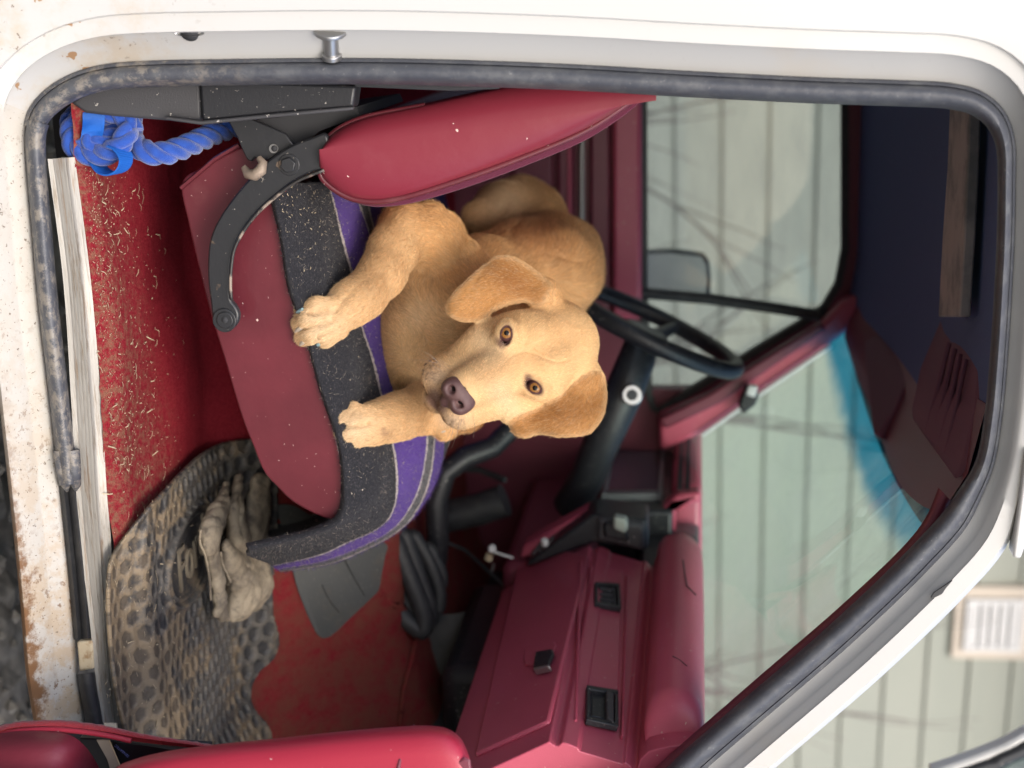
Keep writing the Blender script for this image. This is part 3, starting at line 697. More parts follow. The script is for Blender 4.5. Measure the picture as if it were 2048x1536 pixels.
# ashtray and controls beside the glove box
cs = prism('centre_stack', [(1058,1122),(1186,1028),(1294,1040),(1296,1100),(1184,1086),(1052,1136)], Yc+.005, .10, M_blackpl, dash, bevel=.006)
prism('stack_edge', [(1040,1118),(1046,1092),(1182,1016),(1192,1024),(1186,1032),(1060,1112)], Yc+.06, .05, M_maroon, dash, bevel=.005)
prism('ash_tray', [(1196,1036),(1240,1040),(1290,1050),(1288,1104),(1240,1092),(1192,1082)], Yc-.012, .03, M_greypl, cs, bevel=.008)
prism('ash_tray_lid', [(1206,1046),(1252,1050),(1258,1086),(1208,1076)], Yc-.026, .02, M_blackpl, cs, bevel=.006)
prism('switch', [(1226,1034),(1254,1040),(1256,1064),(1244,1068),(1226,1060)], Yc-.045, .03, mat('pale_switch', (.30,.33,.30), .5), cs, bevel=.006)
for k in range(3): tube('control_lever', [P(1066+k*12, 1108-k*6, Yc-.005), P(1082+k*12, 1086-k*6, Yc-.005)], .0035, M_greypl, cs, 6)
v, f = disc_vf(P(1090,1090,Yc-.03), (-1,-.4,0), .007, .014, 14); mk('lever_knob', v, f, M_ventw, cs, sharp=40, bevel=.002)
# the end of the dash next to the door opening
# lower column shroud, under-dash gear
dbox('lower_dash', Yc+.05, 1.44, 1.06, 1.32, clz0-.17, clz0+.01, M_maroon_dk, .02)
dbox('heater_box', .62, 1.05, 1.16, 1.36, .86, 1.13, M_blackpl, .03)
tube('heater_duct', [P(1010,1000,1.0), P(960,1018,1.0), P(905,1030,1.0), P(860,1040,1.0)], .034, M_rub, dash, 14)
tube('wiring', [P(1020,1180,.9), P(985,1150,.95), P(930,1100,1.0), P(880,1080,1.0)], .004, M_rub, dash, 6)
tube('wiring', [P(1010,960,1.05), P(960,940,1.1), P(900,935,1.1), P(850,960,1.1)], .007, M_rub, dash, 6)
for a, b_, r_ in (((988,1104),(1026,1116),.0035),):
    tube('choke_lever', [P(*a,.86), P(*b_,.86)], r_, M_steel, dash, 8)
v, f = disc_vf(P(984,1096,.855), (-.2,-1,.2), .008, .012, 14); mk('choke_knob', v, f, M_ventw, dash, sharp=40, bevel=.002)
tube('key', [P(980,1108,.855), P(976,1120,.855)], .008, M_amber, dash, 10); tube('key', [P(988,1128,.855), P(984,1142,.855)], .003, M_steel, dash, 8)

# ------------------------------------------------------------------ steering column, wheel, levers
wc = P(1296, 652, 1.10); wx = Vector((-.90, .07, .44)).normalized()
w1 = Vector((0, 1, 0)); w1 = (w1-wx*w1.dot(wx)).normalized(); w2 = wx.cross(w1).normalized()
if w2.z < 0: w2 = -w2
RW = .195
sw_ = thing('steering_wheel', wc, None, None); sw_.parent = truck; sw_.matrix_parent_inverse = truck.matrix_world.inverted()
tube('rim', [wc+(w1*math.cos(a)+w2*math.sin(a))*RW for a in np.linspace(0, 2*math.pi, 64, endpoint=False)], .0175, M_blackpl, sw_, 12, True)
for a in (.35, math.pi-.35, -math.pi/2): tube('spoke', [wc-wx*.03, wc-wx*.02+(w1*math.cos(a)+w2*math.sin(a))*RW*.5, wc+(w1*math.cos(a)+w2*math.sin(a))*RW*.97], [.022, .016, .012], M_blackpl, sw_, 10)
v, f = disc_vf(wc-wx*.035, wx, .05, .03, 28); mk('hub', v, f, M_blackpl, sw_, sharp=40, bevel=.008)
col = tube('steering_column', [wc-wx*.03, P(1275,715,1.06), P(1245,790,1.03), P(1205,880,1.03), P(1172,960,1.05), P(1140,1010,1.1)], [.032,.038,.040,.038,.036,.036], M_blackpl, truck, 18)
v, f = disc_vf(P(1264,790,.985), (-.25,-1,.1), .021, .012, 26); mk('ignition_ring', v, f, M_steel, col, sharp=40, bevel=.003)
v, f = disc_vf(P(1264,790,.973), (-.25,-1,.1), .011, .004, 20); mk('ignition_barrel', v, f, M_greypl, col, sharp=40, bevel=.001)
tube('gear_lever', [P(1110,780,.98), P(1030,850,.94), P(985,895,.90), P(930,915,.87), P(890,945,.85), P(872,1000,.84), P(876,1080,.84), P(868,1150,.85)], [.02,.021,.021,.022,.022,.023,.022,.022], M_blackpl, truck, 14)

# folds of the rubber boot on the tunnel
bt = None
def fold(pts, Ys, r, par, nm='shift_boot', segs=10):
    return tube(nm, spline([P(a, b_, Ys) for a, b_ in pts], 30, True), r, M_rub, par, segs, True)
bt = fold([(765,1085),(760,1130),(778,1190),(815,1240),(845,1262),(850,1240),(830,1180),(800,1110),(785,1075)], .70, .018, truck)
fold([(790,1075),(785,1120),(800,1180),(835,1235),(858,1248),(860,1220),(842,1160),(818,1095),(805,1066)], .72, .015, bt, 'boot_fold')
fold([(812,1078),(810,1120),(826,1175),(850,1215),(872,1222),(880,1190),(866,1140),(840,1090),(826,1070)], .74, .013, bt, 'boot_fold')
fold([(842,1100),(846,1140),(862,1170),(880,1172),(884,1150),(872,1120),(856,1094)], .76, .012, bt, 'boot_fold')
prism('boot_top', [(800,1090),(830,1085),(870,1120),(886,1160),(878,1200),(850,1215),(815,1180),(796,1130)], .745, .03, M_rub, bt, bevel=.01, n=24)
# padding on the firewall
rows = []
for i, t in enumerate(np.linspace(0, 1, 26)):
    row = []
    for j, s in enumerate(np.linspace(0, 1, 20)):
        x = 805+s*175+25*math.sin(3*t); y = 1225+t*270
        p = P(x, y, .74+.25*s-.1*t*s); row.append(p+Vector((.012*math.sin(9*t+5*s), -.012*math.sin(11*s+3*t), .008*math.sin(14*t*s+4))))
    rows.append(row)
loft('firewall_padding', rows, M_greypad, truck)
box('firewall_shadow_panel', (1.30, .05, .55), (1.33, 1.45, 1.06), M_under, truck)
# rolled hem of the carpet where it ends on the tunnel
he = spline([PF(752,1182,.004), PF(800,1215,.004), PF(832,1245,.004), PF(828,1300,.004), PF(812,1360,.004), PF(800,1440,.004), PF(796,1500,.004)], 60)
he = [Vector(q)+Vector((rng.normal(0,.0022), rng.normal(0,.0022), 0)) for q in he]
tube('carpet_hem', he, .0045, M_carpet, truck, 8)

# ------------------------------------------------------------------ the seat (part of the truck)
CU = [(362,372),(372,352),(400,338),(445,312),(500,292),(560,330),(572,380),(560,430),(580,500),(592,570),(622,690),(652,790),(675,880),(692,970),(690,1020),(692,1040),(665,1041),(620,1024),(580,1000),(555,975),(528,945),(505,890),(488,848),(468,785),(450,722),(432,665),(418,618),(392,515),(376,445)]
seat = prism('seat_cushion', CU, .135, .57, M_vinyl, truck, bevel=.016, n=90, segs=4, sharp=60)
prism('seat_cushion_foam', [(q[0]+8, q[1]) for q in CU], .715, .66, M_velour, seat, bevel=.03, n=60)
tube('cushion_seam', [P(362,376,.133), P(430,318,.133), P(478,290,.133)], .0035, M_vinyl, seat, 6)
# backrest: padded side panel, piping, velour front
BK = [(640,345),(641,310),(650,284),(672,262),(720,238),(850,208),(1000,174),(1110,152),(1300,118),(1312,150),(1282,187),(1180,254),(1050,310),(900,364),(800,394),(745,401),(700,394),(662,372)]
bo = spline(BK, 110, True); c0 = np.array([900, 290.])
rows = []
def shrink(o, d):
    t = np.roll(o, -1, 0)-np.roll(o, 1, 0); t /= np.linalg.norm(t, axis=1)[:, None]+1e-9; n = np.stack([-t[:, 1], t[:, 0]], 1)
    if (n*(c0-o)).sum() < 0: n = -n
    return o+n*d
mid = np.stack([bo[:, 0], 205+(1285-bo[:, 0])/645*125*.75], 1)
rows.append([P(x_, y_, .62) for x_, y_ in bo]); rows.append([P(x_, y_, .118) for x_, y_ in bo])
for q_, y in ((-1.5, .108), (2, .101)): rows.append([P(x_, y_, y) for x_, y_ in shrink(bo, q_)])
for s_ in (.05, .11, .18, .27, .38, .5, .64, .8, .93, 1.0):
    q = bo*(1-s_)+mid*s_; rows.append([P(x_, y_, .101-.026*(1-(1-s_)**2)**.7) for x_, y_ in q])
v, f = grid_vf(rows, False, True); back = mk('backrest', v, f, M_vinylb, seat, sharp=70)
pi = [q for q in spline([(641,330),(642,352),(662,374),(700,396),(745,403),(800,396),(900,366),(1050,312),(1180,256),(1279,190)], 60)]
tube('piping', [P(a, b_, .103) for a, b_ in pi], .0042, M_vinyl, back, 8)
tube('piping', [P(a, b_, .103) for a, b_ in spline([(641,330),(640,308),(650,283),(672,261),(720,237),(850,210)], 30)], .0035, M_vinyl, back, 8)
VF = [(700,392),(748,404),(800,398),(900,368),(1050,314),(1180,258),(1276,192),(1286,196),(1190,270),(1055,330),(905,384),(800,411),(740,413),(705,402)]
prism('backrest_front', VF, .112, 1.2, M_velour, back, bevel=.006, n=70)
prism('backrest_core', [(a+2, b_) for a, b_ in BK], .63, .7, M_velour, back, bevel=.02, n=60)
# hinge arm, bolts, bracket
AO = [(652,268),(620,276),(584,290),(540,318),(500,356),(466,396),(436,440),(420,478),(415,520),(416,570),(421,606),(424,634),(430,652),(444,664),(462,660),(474,648),(478,630),(472,614),(462,600),(460,570),(462,530),(468,496),(484,464),(510,430),(546,396),(590,362),(626,344),(652,338)]
arm = prism('hinge_arm', AO, .088, .012, M_blackmet, seat, bevel=.003, n=120)
v, f = tube_vf([P(a, b_, .084) for a, b_ in spline([(648,340),(592,364),(546,398),(510,432),(485,466),(469,498),(463,532),(461,570),(463,600)], 40)], .0022, 6); mk('arm_flange', v, f, mat('worn_edge', (.03,.028,.027), .45, bump=.3, bscale=90, var=(45,(.26,.21,.17),.5,.62)), arm)
v, f = disc_vf(P(579, 329, .089), (0,-1,0), .0105, .009, hexa=True); mk('hinge_bolt', v, f, M_blackmet, arm, sharp=30, bevel=.0012)
v, f = disc_vf(P(579, 329, .0895), (0,-1,0), .0145, .003, 24); mk('bolt_washer', v, f, M_blackmet, arm, sharp=40, bevel=.001)
v, f = join_vf([disc_vf(P(450, 640, .089), (0,-1,0), .0165, .004, 28), disc_vf(P(450, 640, .085), (0,-1,0), .0115, .002, 24)]); mk('pivot_rivet', v, f, M_blackmet, arm, sharp=40, bevel=.001)
v, f = disc_vf(P(450, 640, .0835), (0,-1,0), .0045, .0012, 16); mk('rivet_hole', v, f, M_under, arm)
br = prism('hinge_bracket', [(455,240),(500,236),(572,268),(580,280),(592,294),(582,300),(560,306),(540,320),(520,322),(510,316),(502,324),(494,320),(484,300),(474,275)], .100, .008, M_blackmet, seat, bevel=.002)
v, f = disc_vf(P(548, 297, .1005), (0,-1,0), .006, .003, 20); mk('bracket_hole', v, f, M_steel, br, sharp=40)
v, f = disc_vf(P(549, 297, .0975), (0,-1,0), .0042, .0012, 16); mk('bracket_hole', v, f, M_under, br)
tube('spring_hook', [P(488,335,.09), P(496,348,.084), P(510,350,.08), P(522,340,.08), P(526,326,.084), P(518,316,.088)], [.004,.007,.008,.008,.006,.004], mat('rusty_hook', (.28,.22,.17), .6, metal=.3, bump=.4, bscale=90), br, 10)
prism('recliner_gap', [(590,300),(640,262),(720,232),(712,214),(580,232),(510,240)], .125, .3, M_under, seat, bevel=0)

# ------------------------------------------------------------------ the open passenger door
pd = thing('passenger_door', P(500, 1560, -.25), None, None); pd.parent = truck; pd.matrix_parent_inverse = truck.matrix_world.inverted()
AR = [(180,1600),(232,1535),(270,1518),(330,1503),(430,1489),(550,1477),(680,1463),(800,1453),(860,1451),(895,1457),(918,1472),(932,1496),(942,1530),(948,1600)]
rows = []; ao = spline(AR, 70)
for dz, y in ((20, -.05), (6, -.20), (1, -.232), (0, -.245), (3, -.262), (12, -.280), (30, -.292), (60, -.298), (110, -.302)):
    rows.append([P(a, b_+dz, y) for a, b_ in ao])
armr = loft('armrest', rows, M_door, pd, sharp=80)
tube('armrest_seam', [P(788,1602,-.306), P(792,1560,-.304), P(800,1520,-.298), P(812,1480,-.272), P(822,1459,-.252), P(828,1452,-.238)], .0022, M_maroon_dk, armr, 6)
prism('armrest_cup', [(915,1524),(928,1517),(940,1520),(944,1560),(914,1560)], -.297, .004, M_maroon_dk, armr, bevel=.002)
# map pocket: carpeted lip bowing away from the door, its inside, the door skin behind
LP = [(-60,1470),(-20,1458),(20,1446),(60,1441),(110,1440),(170,1445),(220,1453),(270,1464),(330,1474),(390,1483),(430,1491)]
lp = spline(LP, 50); rows = []
for (dy, y) in ((26, -.140), (10, -.138), (2, -.142), (0, -.155), (4, -.166), (14, -.170)):
    k = np.clip(1-abs(np.linspace(-.1, 1.0, 50)-.35)*.9, .3, 1)
    rows.append([P(a, b_+dy*kk+(rng.normal(0, .7) if dy < 10 else 0), y) for (a, b_), kk in zip(lp, k)])
poc = loft('map_pocket', rows, M_doorcarpet, pd)
tube('pocket_hem', [P(a, b_+19, -.172) for a, b_ in lp[:34]], .0035, M_door, poc, 8)
rows = []
for t in np.linspace(0, 1, 12):
    row = []
    for (a, b_) in spline([(-60,1478),(20,1464),(90,1462),(140,1470),(168,1490),(190,1520),(210,1560)], 24):
        row.append(P(a-t*30, b_+t*90, -.165-.10*t+.016*math.sin(b_*.05+t*4)))
    rows.append(row)
loft('pocket_liner', rows, mat('pocket_vinyl', (.165,.018,.034), .42, bump=.3, bscale=120), poc)
0 and prism('pocket_flap', [(100,1470),(150,1482),(162,1478),(178,1498),(200,1520),(196,1560),(60,1560),(70,1500)], -.22, .004, bpy.data.materials['pocket_vinyl'], poc, bevel=.0015)
prism('pocket_back', [(120,1470),(420,1490),(420,1600),(100,1600)], -.11, .01, M_under, pd, bevel=0)
# open door's window frame, upper corner, with gasket and glass
wf = [(1858,1545),(1905,1530),(1960,1510),(2010,1490),(2060,1462),(2068,1474),(2020,1503),(1970,1525),(1915,1545),(1868,1560)]
prism('door_window_frame', wf, -.42, .02, M_white, pd, bevel=.004)
gk = [(1896,1552),(1940,1538),(1975,1526),(1990,1523),(2000,1514),(2030,1502),(2070,1484),(2080,1505),(2030,1525),(1990,1545),(1940,1560)]
prism('door_glass_seal', gk, -.425, .03, M_blackpl, pd, bevel=.003)
prism('door_glass', [(1930,1566),(1990,1546),(2080,1506),(2100,1600),(1930,1600)], -.415, .005, M_glass, pd, bevel=0)
box('door_skin', (1.06, -1.0, .45), (1.10, -.06, 1.05), M_white, pd)

# ------------------------------------------------------------------ loose things
# packaging and card in the pocket
pk = thing('packaging', P(280, 1500, -.13), 'black printed packaging stuffed in the red door pocket', 'packaging')
prism('wrapper', [(158,1476),(200,1478),(300,1490),(420,1510),(400,1570),(170,1570)], -.135, .012, M_pack, pk, bevel=.002)
cd = thing('card_strip', P(216, 1500, -.15), 'grey card strip standing beside the black packaging in the door pocket', 'card')
prism('card', [(192,1480),(206,1480),(218,1481),(228,1505),(242,1538),(246,1560),(226,1560),(214,1520)], -.150, .003, M_paper, cd, bevel=.001)
tube('card_edge', [P(219,1481,-.1508), P(229,1505,-.1508), P(243,1538,-.1508)], .0009, M_straw, cd, 5)
fc = bpy.data.curves.new('lettering', 'FONT'); fc.body = 'SENSATEC'; fc.size = .021; fc.extrude = .0002; fc.materials.append(M_blueink)
lo_ = bpy.data.objects.new('lettering', fc); COL.objects.link(lo_)
e0 = P(259, 1512, -.1362); e1 = P(232, 1489, -.1362)
ux_ = (e1-e0).normalized(); uz_ = Vector((0,-1,0)); uy_ = uz_.cross(ux_)
bpy.context.view_layer.update()
wid = max(lo_.dimensions.x, .01); sc_ = (e1-e0).length/wid
lm = bpy.data.meshes.new_from_object(lo_.evaluated_get(bpy.context.evaluated_depsgraph_get())); bpy.data.objects.remove(lo_)
for q in lm.vertices: q.co = e0+ux_*q.co.x*sc_+uy_*q.co.y*sc_+uz_*q.co.z
lo_ = bpy.data.objects.new('lettering', lm); COL.objects.link(lo_); lo_.parent = pk; lo_.matrix_parent_inverse = pk.matrix_world.inverted()

# muddy floor mat: a relief sheet with ridged cells, two grooves and an oval badge
MO = [(196,1130),(205,1105),(228,1065),(262,1024),(310,975),(345,940),(385,908),(420,890),(470,880),(515,884),(530,920),(530,1000),(528,1100),(522,1180),(527,1230),(537,1262),(540,1290),(528,1320),(505,1340),(488,1368),(484,1400),(495,1425),(512,1445),(522,1468),(515,1500),(470,1530),(300,1530),(240,1500),(222,1440),(208,1360),(200,1280),(194,1200)]
mo = spline(MO, 200, True)
def inside(poly, x, y):
    x = np.asarray(x); y = np.asarray(y); c = np.zeros(x.shape, bool); n = len(poly)
    for i in range(n):
        x0, y0 = poly[i]; x1, y1 = poly[(i+1) % n]
        with np.errstate(divide='ignore', invalid='ignore'):
            c ^= ((y0 > y) != (y1 > y)) & (x < (x1-x0)*(y-y0)/(y1-y0+1e-12)+x0)
    return c
def pdist(poly, x, y):
    d = np.full(np.shape(x), 1e9); n = len(poly)
    for i in range(n):
        a = np.array(poly[i]); b_ = np.array(poly[(i+1) % n]); e = b_-a; L2 = e.dot(e)+1e-12
        t = np.clip(((x-a[0])*e[0]+(y-a[1])*e[1])/L2, 0, 1); d = np.minimum(d, np.hypot(x-a[0]-t*e[0], y-a[1]-t*e[1]))
    return d
mw = np.array([[PF(a, b_)[0], PF(a, b_)[1]] for a, b_ in mo[::2]])
mx0, mx1, my0, my1 = mw[:,0].min(), mw[:,0].max(), mw[:,1].min(), mw[:,1].max()
nx, ny = 420, 330
gx, gy = np.meshgrid(np.linspace(mx0, mx1, nx), np.linspace(my0, my1, ny), indexing='ij')
ins = inside(mw, gx, gy); ed = pdist(mw, gx, gy)
# stretched hexagonal cells
def hexd(u, v):
    r = np.array([1, 1.7320508]); h_ = r*.5
    a = np.stack([np.mod(u, r[0])-h_[0], np.mod(v, r[1])-h_[1]], -1); b_ = np.stack([np.mod(u-h_[0], r[0])-h_[0], np.mod(v-h_[1], r[1])-h_[1]], -1)
    g = np.where(((a**2).sum(-1) < (b_**2).sum(-1))[..., None], a, b_); g = np.abs(g); return .5-np.maximum(g @ np.array([.5, .8660254]), g[..., 0])
wob = .02*np.sin(gx*31+gy*17)
big = hexd((gy+wob*.2)/.0240, (gx+wob*.2)/.0330)          # long cells on the near part
pit = 1-sst((big-.12)/.10); hgt = pit*.0055*(.35+.65*sst((gy-.18)/.1))
g1 = PF(282, 1200); g2 = PF(305, 1200)
for q, w_ in (((250,1110),(268,1300)), ((291,1060),(312,1380))):
    pass
def groove(pts, w_, dep):
    global hgt, pit
    a = spline([PF(*q)[:2] for q in pts], 40); d = np.full(gx.shape, 1e9)
    for i in range(39):
        e = a[i+1]-a[i]; t = np.clip(((gx-a[i][0])*e[0]+(gy-a[i][1])*e[1])/(e.dot(e)+1e-12), 0, 1); d = np.minimum(d, np.hypot(gx-a[i][0]-t*e[0], gy-a[i][1]-t*e[1]))
    k = np.clip(1-d/w_, 0, 1); hgt = hgt*(1-k)-dep*np.sqrt(k); return d
groove([(262,1030),(250,1100),(252,1180),(262,1270),(272,1370)], .007, .002)
d2 = groove([(300,1000),(293,1080),(298,1160),(305,1250),(316,1360),(330,1450)], .011, .003)
oc = PF(358, 1110); o1 = PF(395, 1044)-oc; o1 = np.array([o1.x, o1.y]); oa = np.linalg.norm(o1); o1 /= oa; o2 = np.array([-o1[1], o1[0]])
oa *= 1.12; ob = oa*.60; uu = ((gx-oc.x)*o1[0]+(gy-oc.y)*o1[1])/oa; vv = ((gx-oc.x)*o2[0]+(gy-oc.y)*o2[1])/ob
rr = np.hypot(uu, vv); inn = sst((1.06-rr)/.05)
hgt = hgt*(1-inn)+inn*.0012; hgt += .0075*np.exp(-((rr-1.0)/.06)**2)+.004*np.exp(-((rr-.84)/.04)**2)
pit = pit*(1-inn)+.9*np.exp(-((rr-1.0)/.06)**2)+.6*np.exp(-((rr-.86)/.04)**2)
hgt += (rng.random(gx.shape)-.5)*.0009
edge_up = np.clip(1-ed/.012, 0, 1); hgt = hgt*(1-sst(edge_up*1.3))+.004*np.sqrt(np.maximum(0, 1-(1-edge_up)**2))*edge_up
gz = zf(gx, gy)+.017+hgt+.004*np.sin(gx*13)*np.sin(gy*9+1)
vid = -np.ones(gx.shape, int); cells = ins[:-1,:-1]&ins[1:,:-1]&ins[1:,1:]&ins[:-1,1:]
use = np.zeros_like(ins); use[:-1,:-1] |= cells; use[1:,:-1] |= cells; use[1:,1:] |= cells; use[:-1,1:] |= cells
vid[use] = np.arange(use.sum())
V = np.stack([gx[use], gy[use], gz[use]], 1)
ii, jj = np.nonzero(cells); f = np.stack([vid[ii,jj], vid[ii+1,jj], vid[ii+1,jj+1], vid[ii,jj+1]], 1)
fm = mk('floor_mat', V, f, M_mat, None, solid=.006)
at = fm.data.attributes.new('pit', 'FLOAT', 'POINT'); at.data.foreach_set('value', pit[use].astype(np.float32))
tag(fm, 'muddy black rubber floor mat with raised cells and an oval badge', 'floor mat')
fc = bpy.data.curves.new('emblem', 'FONT'); fc.body = 'Ford'; fc.size = .03; fc.extrude = .0024; fc.shear = .35
to = bpy.data.objects.new('emblem', fc); COL.objects.link(to); bpy.context.view_layer.update()
lm = bpy.data.meshes.new_from_object(to.evaluated_get(bpy.context.evaluated_depsgraph_get())); W_, H_ = to.dimensions.x, to.dimensions.y; bpy.data.objects.remove(to)
for q in lm.vertices:
    a = (q.co.x/W_-.5)*1.25*oa; b_ = (q.co.y/H_-.42)*1.0*ob; X_ = oc.x+o1[0]*a-o2[0]*-b_; Y_ = oc.y+o1[1]*a-o2[1]*-b_
    q.co = Vector((X_, Y_, float(zf(X_, Y_))+.0195+q.co.z+.004*math.sin(X_*13)*math.sin(Y_*9+1)))
lm.materials.append(mat('dusty_lettering', (.20,.165,.115), .8, bump=.3)); to = bpy.data.objects.new('emblem', lm); COL.objects.link(to); to.parent = fm

# grey rubber mat lying over the tunnel
GM = [(556,1012),(585,1010),(640,1040),(700,1060),(775,1090),(772,1110),(764,1150),(757,1182),(740,1200),(700,1238),(668,1268),(655,1276),(644,1272),(634,1256),(612,1205),(598,1165),(586,1110),(570,1050)]
gm = spline(GM, 80, True)
fr = [PF(a, b_, .012) for a, b_ in gm]
v, f = prism_vf(fr, [p-Vector((0, .002, .006)) for p in fr])
gmat = mk('rubber_mat', v, f, M_greymat, None, sharp=40, bevel=.002); tag(gmat, 'plain grey rubber mat lying over the carpeted tunnel below the blanket', 'rubber mat')
for pts in ([(604,1128),(632,1134),(640,1122),(642,1112)], [(645,1170),(660,1200),(680,1225)], [(655,1120),(670,1112),(668,1098),(658,1102)], [(690,1120),(712,1160),(730,1190)], [(676,1100),(690,1092),(700,1108),(690,1120),(676,1112)]):
    tube('mat_rib', [PF(a, b_, .0135) for a, b_ in spline(pts, 14)], .0016, M_greymat, gmat, 5)
# ------------------------------------------------------------------ the striped blanket over the seat
L0 = [(545,366),(548,400),(556,445),(572,510),(588,580),(606,640),(624,700),(645,770),(664,840),(680,905),(690,965),(690,1010),(674,1042),(625,1066),(565,1082),(497,1096)]
Lm = [(602,366),(608,400),(620,450),(636,520),(652,585),(668,645),(688,705),(712,785),(734,850),(748,910),(752,970),(738,1020),(704,1055),(645,1078),(580,1096),(500,1108)]
L1 = [(650,366),(664,410),(676,455),(694,535),(708,600),(719,648),(741,710),(760,795),(780,870),(790,915),(788,985),(770,1037),(742,1060),(690,1083),(640,1105),(545,1128)]
L2 = [(705,372),(718,420),(733,465),(752,540),(764,600),(774,650),(788,708),(808,790),(846,852),(850,900),(838,975),(806,1030),(768,1064),(706,1096),(645,1118),(552,1134)]
L3 = [(742,378),(752,425),(764,468),(782,540),(794,600),(806,650),(820,708),(842,790),(872,856),(879,900),(862,975),(824,1034),(782,1069),(715,1101),(650,1123),(556,1137)]
Ys = [.124,.185,.285,.375,.450]
Yd = [0,-.002,-.004,-.004,-.002,0,0,0,0,0,0,-.004,-.012,-.03,-.05,-.07]      # the flap hangs a little towards the door
NB, MB = 170, 60
Ls = [spline([P(a, b_, y+d) for (a, b_), d in zip(L, Yd)], NB) for L, y in zip((L0, Lm, L1, L2, L3), Ys)]
back1 = Ls[4]+np.array([0, .12, -.006]); back2 = Ls[4]+np.array([0, .75, -.035])
back1[-50:] = Ls[4][-50:]+np.linspace(0, 1, 50)[:, None]*np.array([-.02, -.06, -.02])+np.array([0, .10, -.03])
back2[-50:] = back1[-50:]+np.array([-.02, .30, -.08])
under = Ls[0]+np.array([0, .012, -.006])
keys = [(-.02, under), (0, Ls[0]), (.20, Ls[1]), (.40, Ls[2]), (.595, Ls[3]), (.72, Ls[4]), (.80, back1), (1.0, back2)]
kv = np.array([k for k, _ in keys]); tv = np.concatenate([[-.02], np.linspace(0, .75, 48), np.linspace(.78, 1, 8)])
rows = []; uvs = []
for i in range(NB):
    pts = np.array([k[1][i] for k in keys])
    # monotone interpolation across the strip
    row = []
    for t in tv:
        k = int(np.clip(np.searchsorted(kv, t)-1, 0, len(kv)-2)); s_ = (t-kv[k])/(kv[k+1]-kv[k])
        m0 = (pts[k+1]-pts[max(k-1,0)])/(kv[k+1]-kv[max(k-1,0)]); m1 = (pts[min(k+2,len(kv)-1)]-pts[k])/(kv[min(k+2,len(kv)-1)]-kv[k]); h_ = kv[k+1]-kv[k]
        q = (2*s_**3-3*s_**2+1)*pts[k]+(s_**3-2*s_**2+s_)*h_*m0+(-2*s_**3+3*s_**2)*pts[k+1]+(s_**3-s_**2)*h_*m1
        q = q+np.array([0, 0, .0035*math.sin(i*.11+t*9)*math.sin(t*14+i*.05)+rng.normal(0, .0003)])
        row.append(q); uvs.append((i/(NB-1), t))
    rows.append(row)
v, f = grid_vf(rows)
blanket = mk('saddle_blanket', v, f, M_blanket, None, uvs=uvs, solid=.0055, offset=0)
tag(blanket, 'black wool seat blanket with purple bands and thin white stripes', 'blanket')
BL = np.array(rows)                                           # NB x len(tv) x 3, used to seat the dog and the fuzz

# ------------------------------------------------------------------ curve hair helper
def hairs(name, roots, dirs, nrms, length, rad, mat_, parent, cols=None, npt=4, lift=.35, curl=.25):
    n = len(roots); L = np.broadcast_to(np.asarray(length, float), (n,))[:, None]
    pts = np.empty((n, npt, 3), np.float32); r = np.empty((n, npt), np.float32)
    j = rng.normal(0, curl, (n, 3))
    d0 = dirs+nrms*lift*1.5+j*.5; d0 /= np.linalg.norm(d0, axis=1)[:, None]+1e-9
    d1 = dirs+nrms*lift*.2+j; d1 /= np.linalg.norm(d1, axis=1)[:, None]+1e-9
    for k in range(npt):
        t = k/(npt-1); pts[:, k] = roots+L*(d0*(t-.5*t*t)+d1*.5*t*t); r[:, k] = rad*(1-.75*t)
    hc = bpy.data.hair_curves.new(name); hc.add_curves([npt]*n)
    hc.attributes['position'].data.foreach_set('vector', pts.ravel()) if 'position' in hc.attributes else None
    ra = hc.attributes.get('radius') or hc.attributes.new('radius', 'FLOAT', 'POINT'); ra.data.foreach_set('value', r.ravel())
    if cols is not None:
        ca = hc.attributes.new('tint', 'FLOAT_COLOR', 'CURVE'); ca.data.foreach_set('color', np.concatenate([cols, np.ones((n, 1))], 1).astype(np.float32).ravel())
    hc.materials.append(mat_)
    o = bpy.data.objects.new(name, hc); COL.objects.link(o)
    if parent is not None: o.parent = parent; o.matrix_parent_inverse = parent.matrix_world.inverted()
    return o
def on_mesh(V, F, n, weight=None):
    """n random points on quads/tris F of V: position, face index, barycentric triangle"""
    F = np.asarray(F); T = np.concatenate([F[:, [0, 1, 2]], F[:, [0, 2, 3]]]) if F.shape[1] == 4 else F
    a, b_, c = V[T[:, 0]], V[T[:, 1]], V[T[:, 2]]; nn = np.cross(b_-a, c-a); ar = np.linalg.norm(nn, axis=1)+1e-15
    p = ar if weight is None else ar*weight[T].mean(1)
    cs = np.cumsum(p); i = np.minimum(np.searchsorted(cs, rng.random(n)*cs[-1]), len(T)-1)
    u, v_ = rng.random(n), rng.random(n); fl = u+v_ > 1; u[fl] = 1-u[fl]; v_[fl] = 1-v_[fl]
    w_ = np.stack([1-u-v_, u, v_], 1); Ti = T[i]
    return Ti, w_
def interp(A, Ti, w_): return (A[Ti]*(w_[..., None] if A.ndim == 2 else w_)).sum(1)

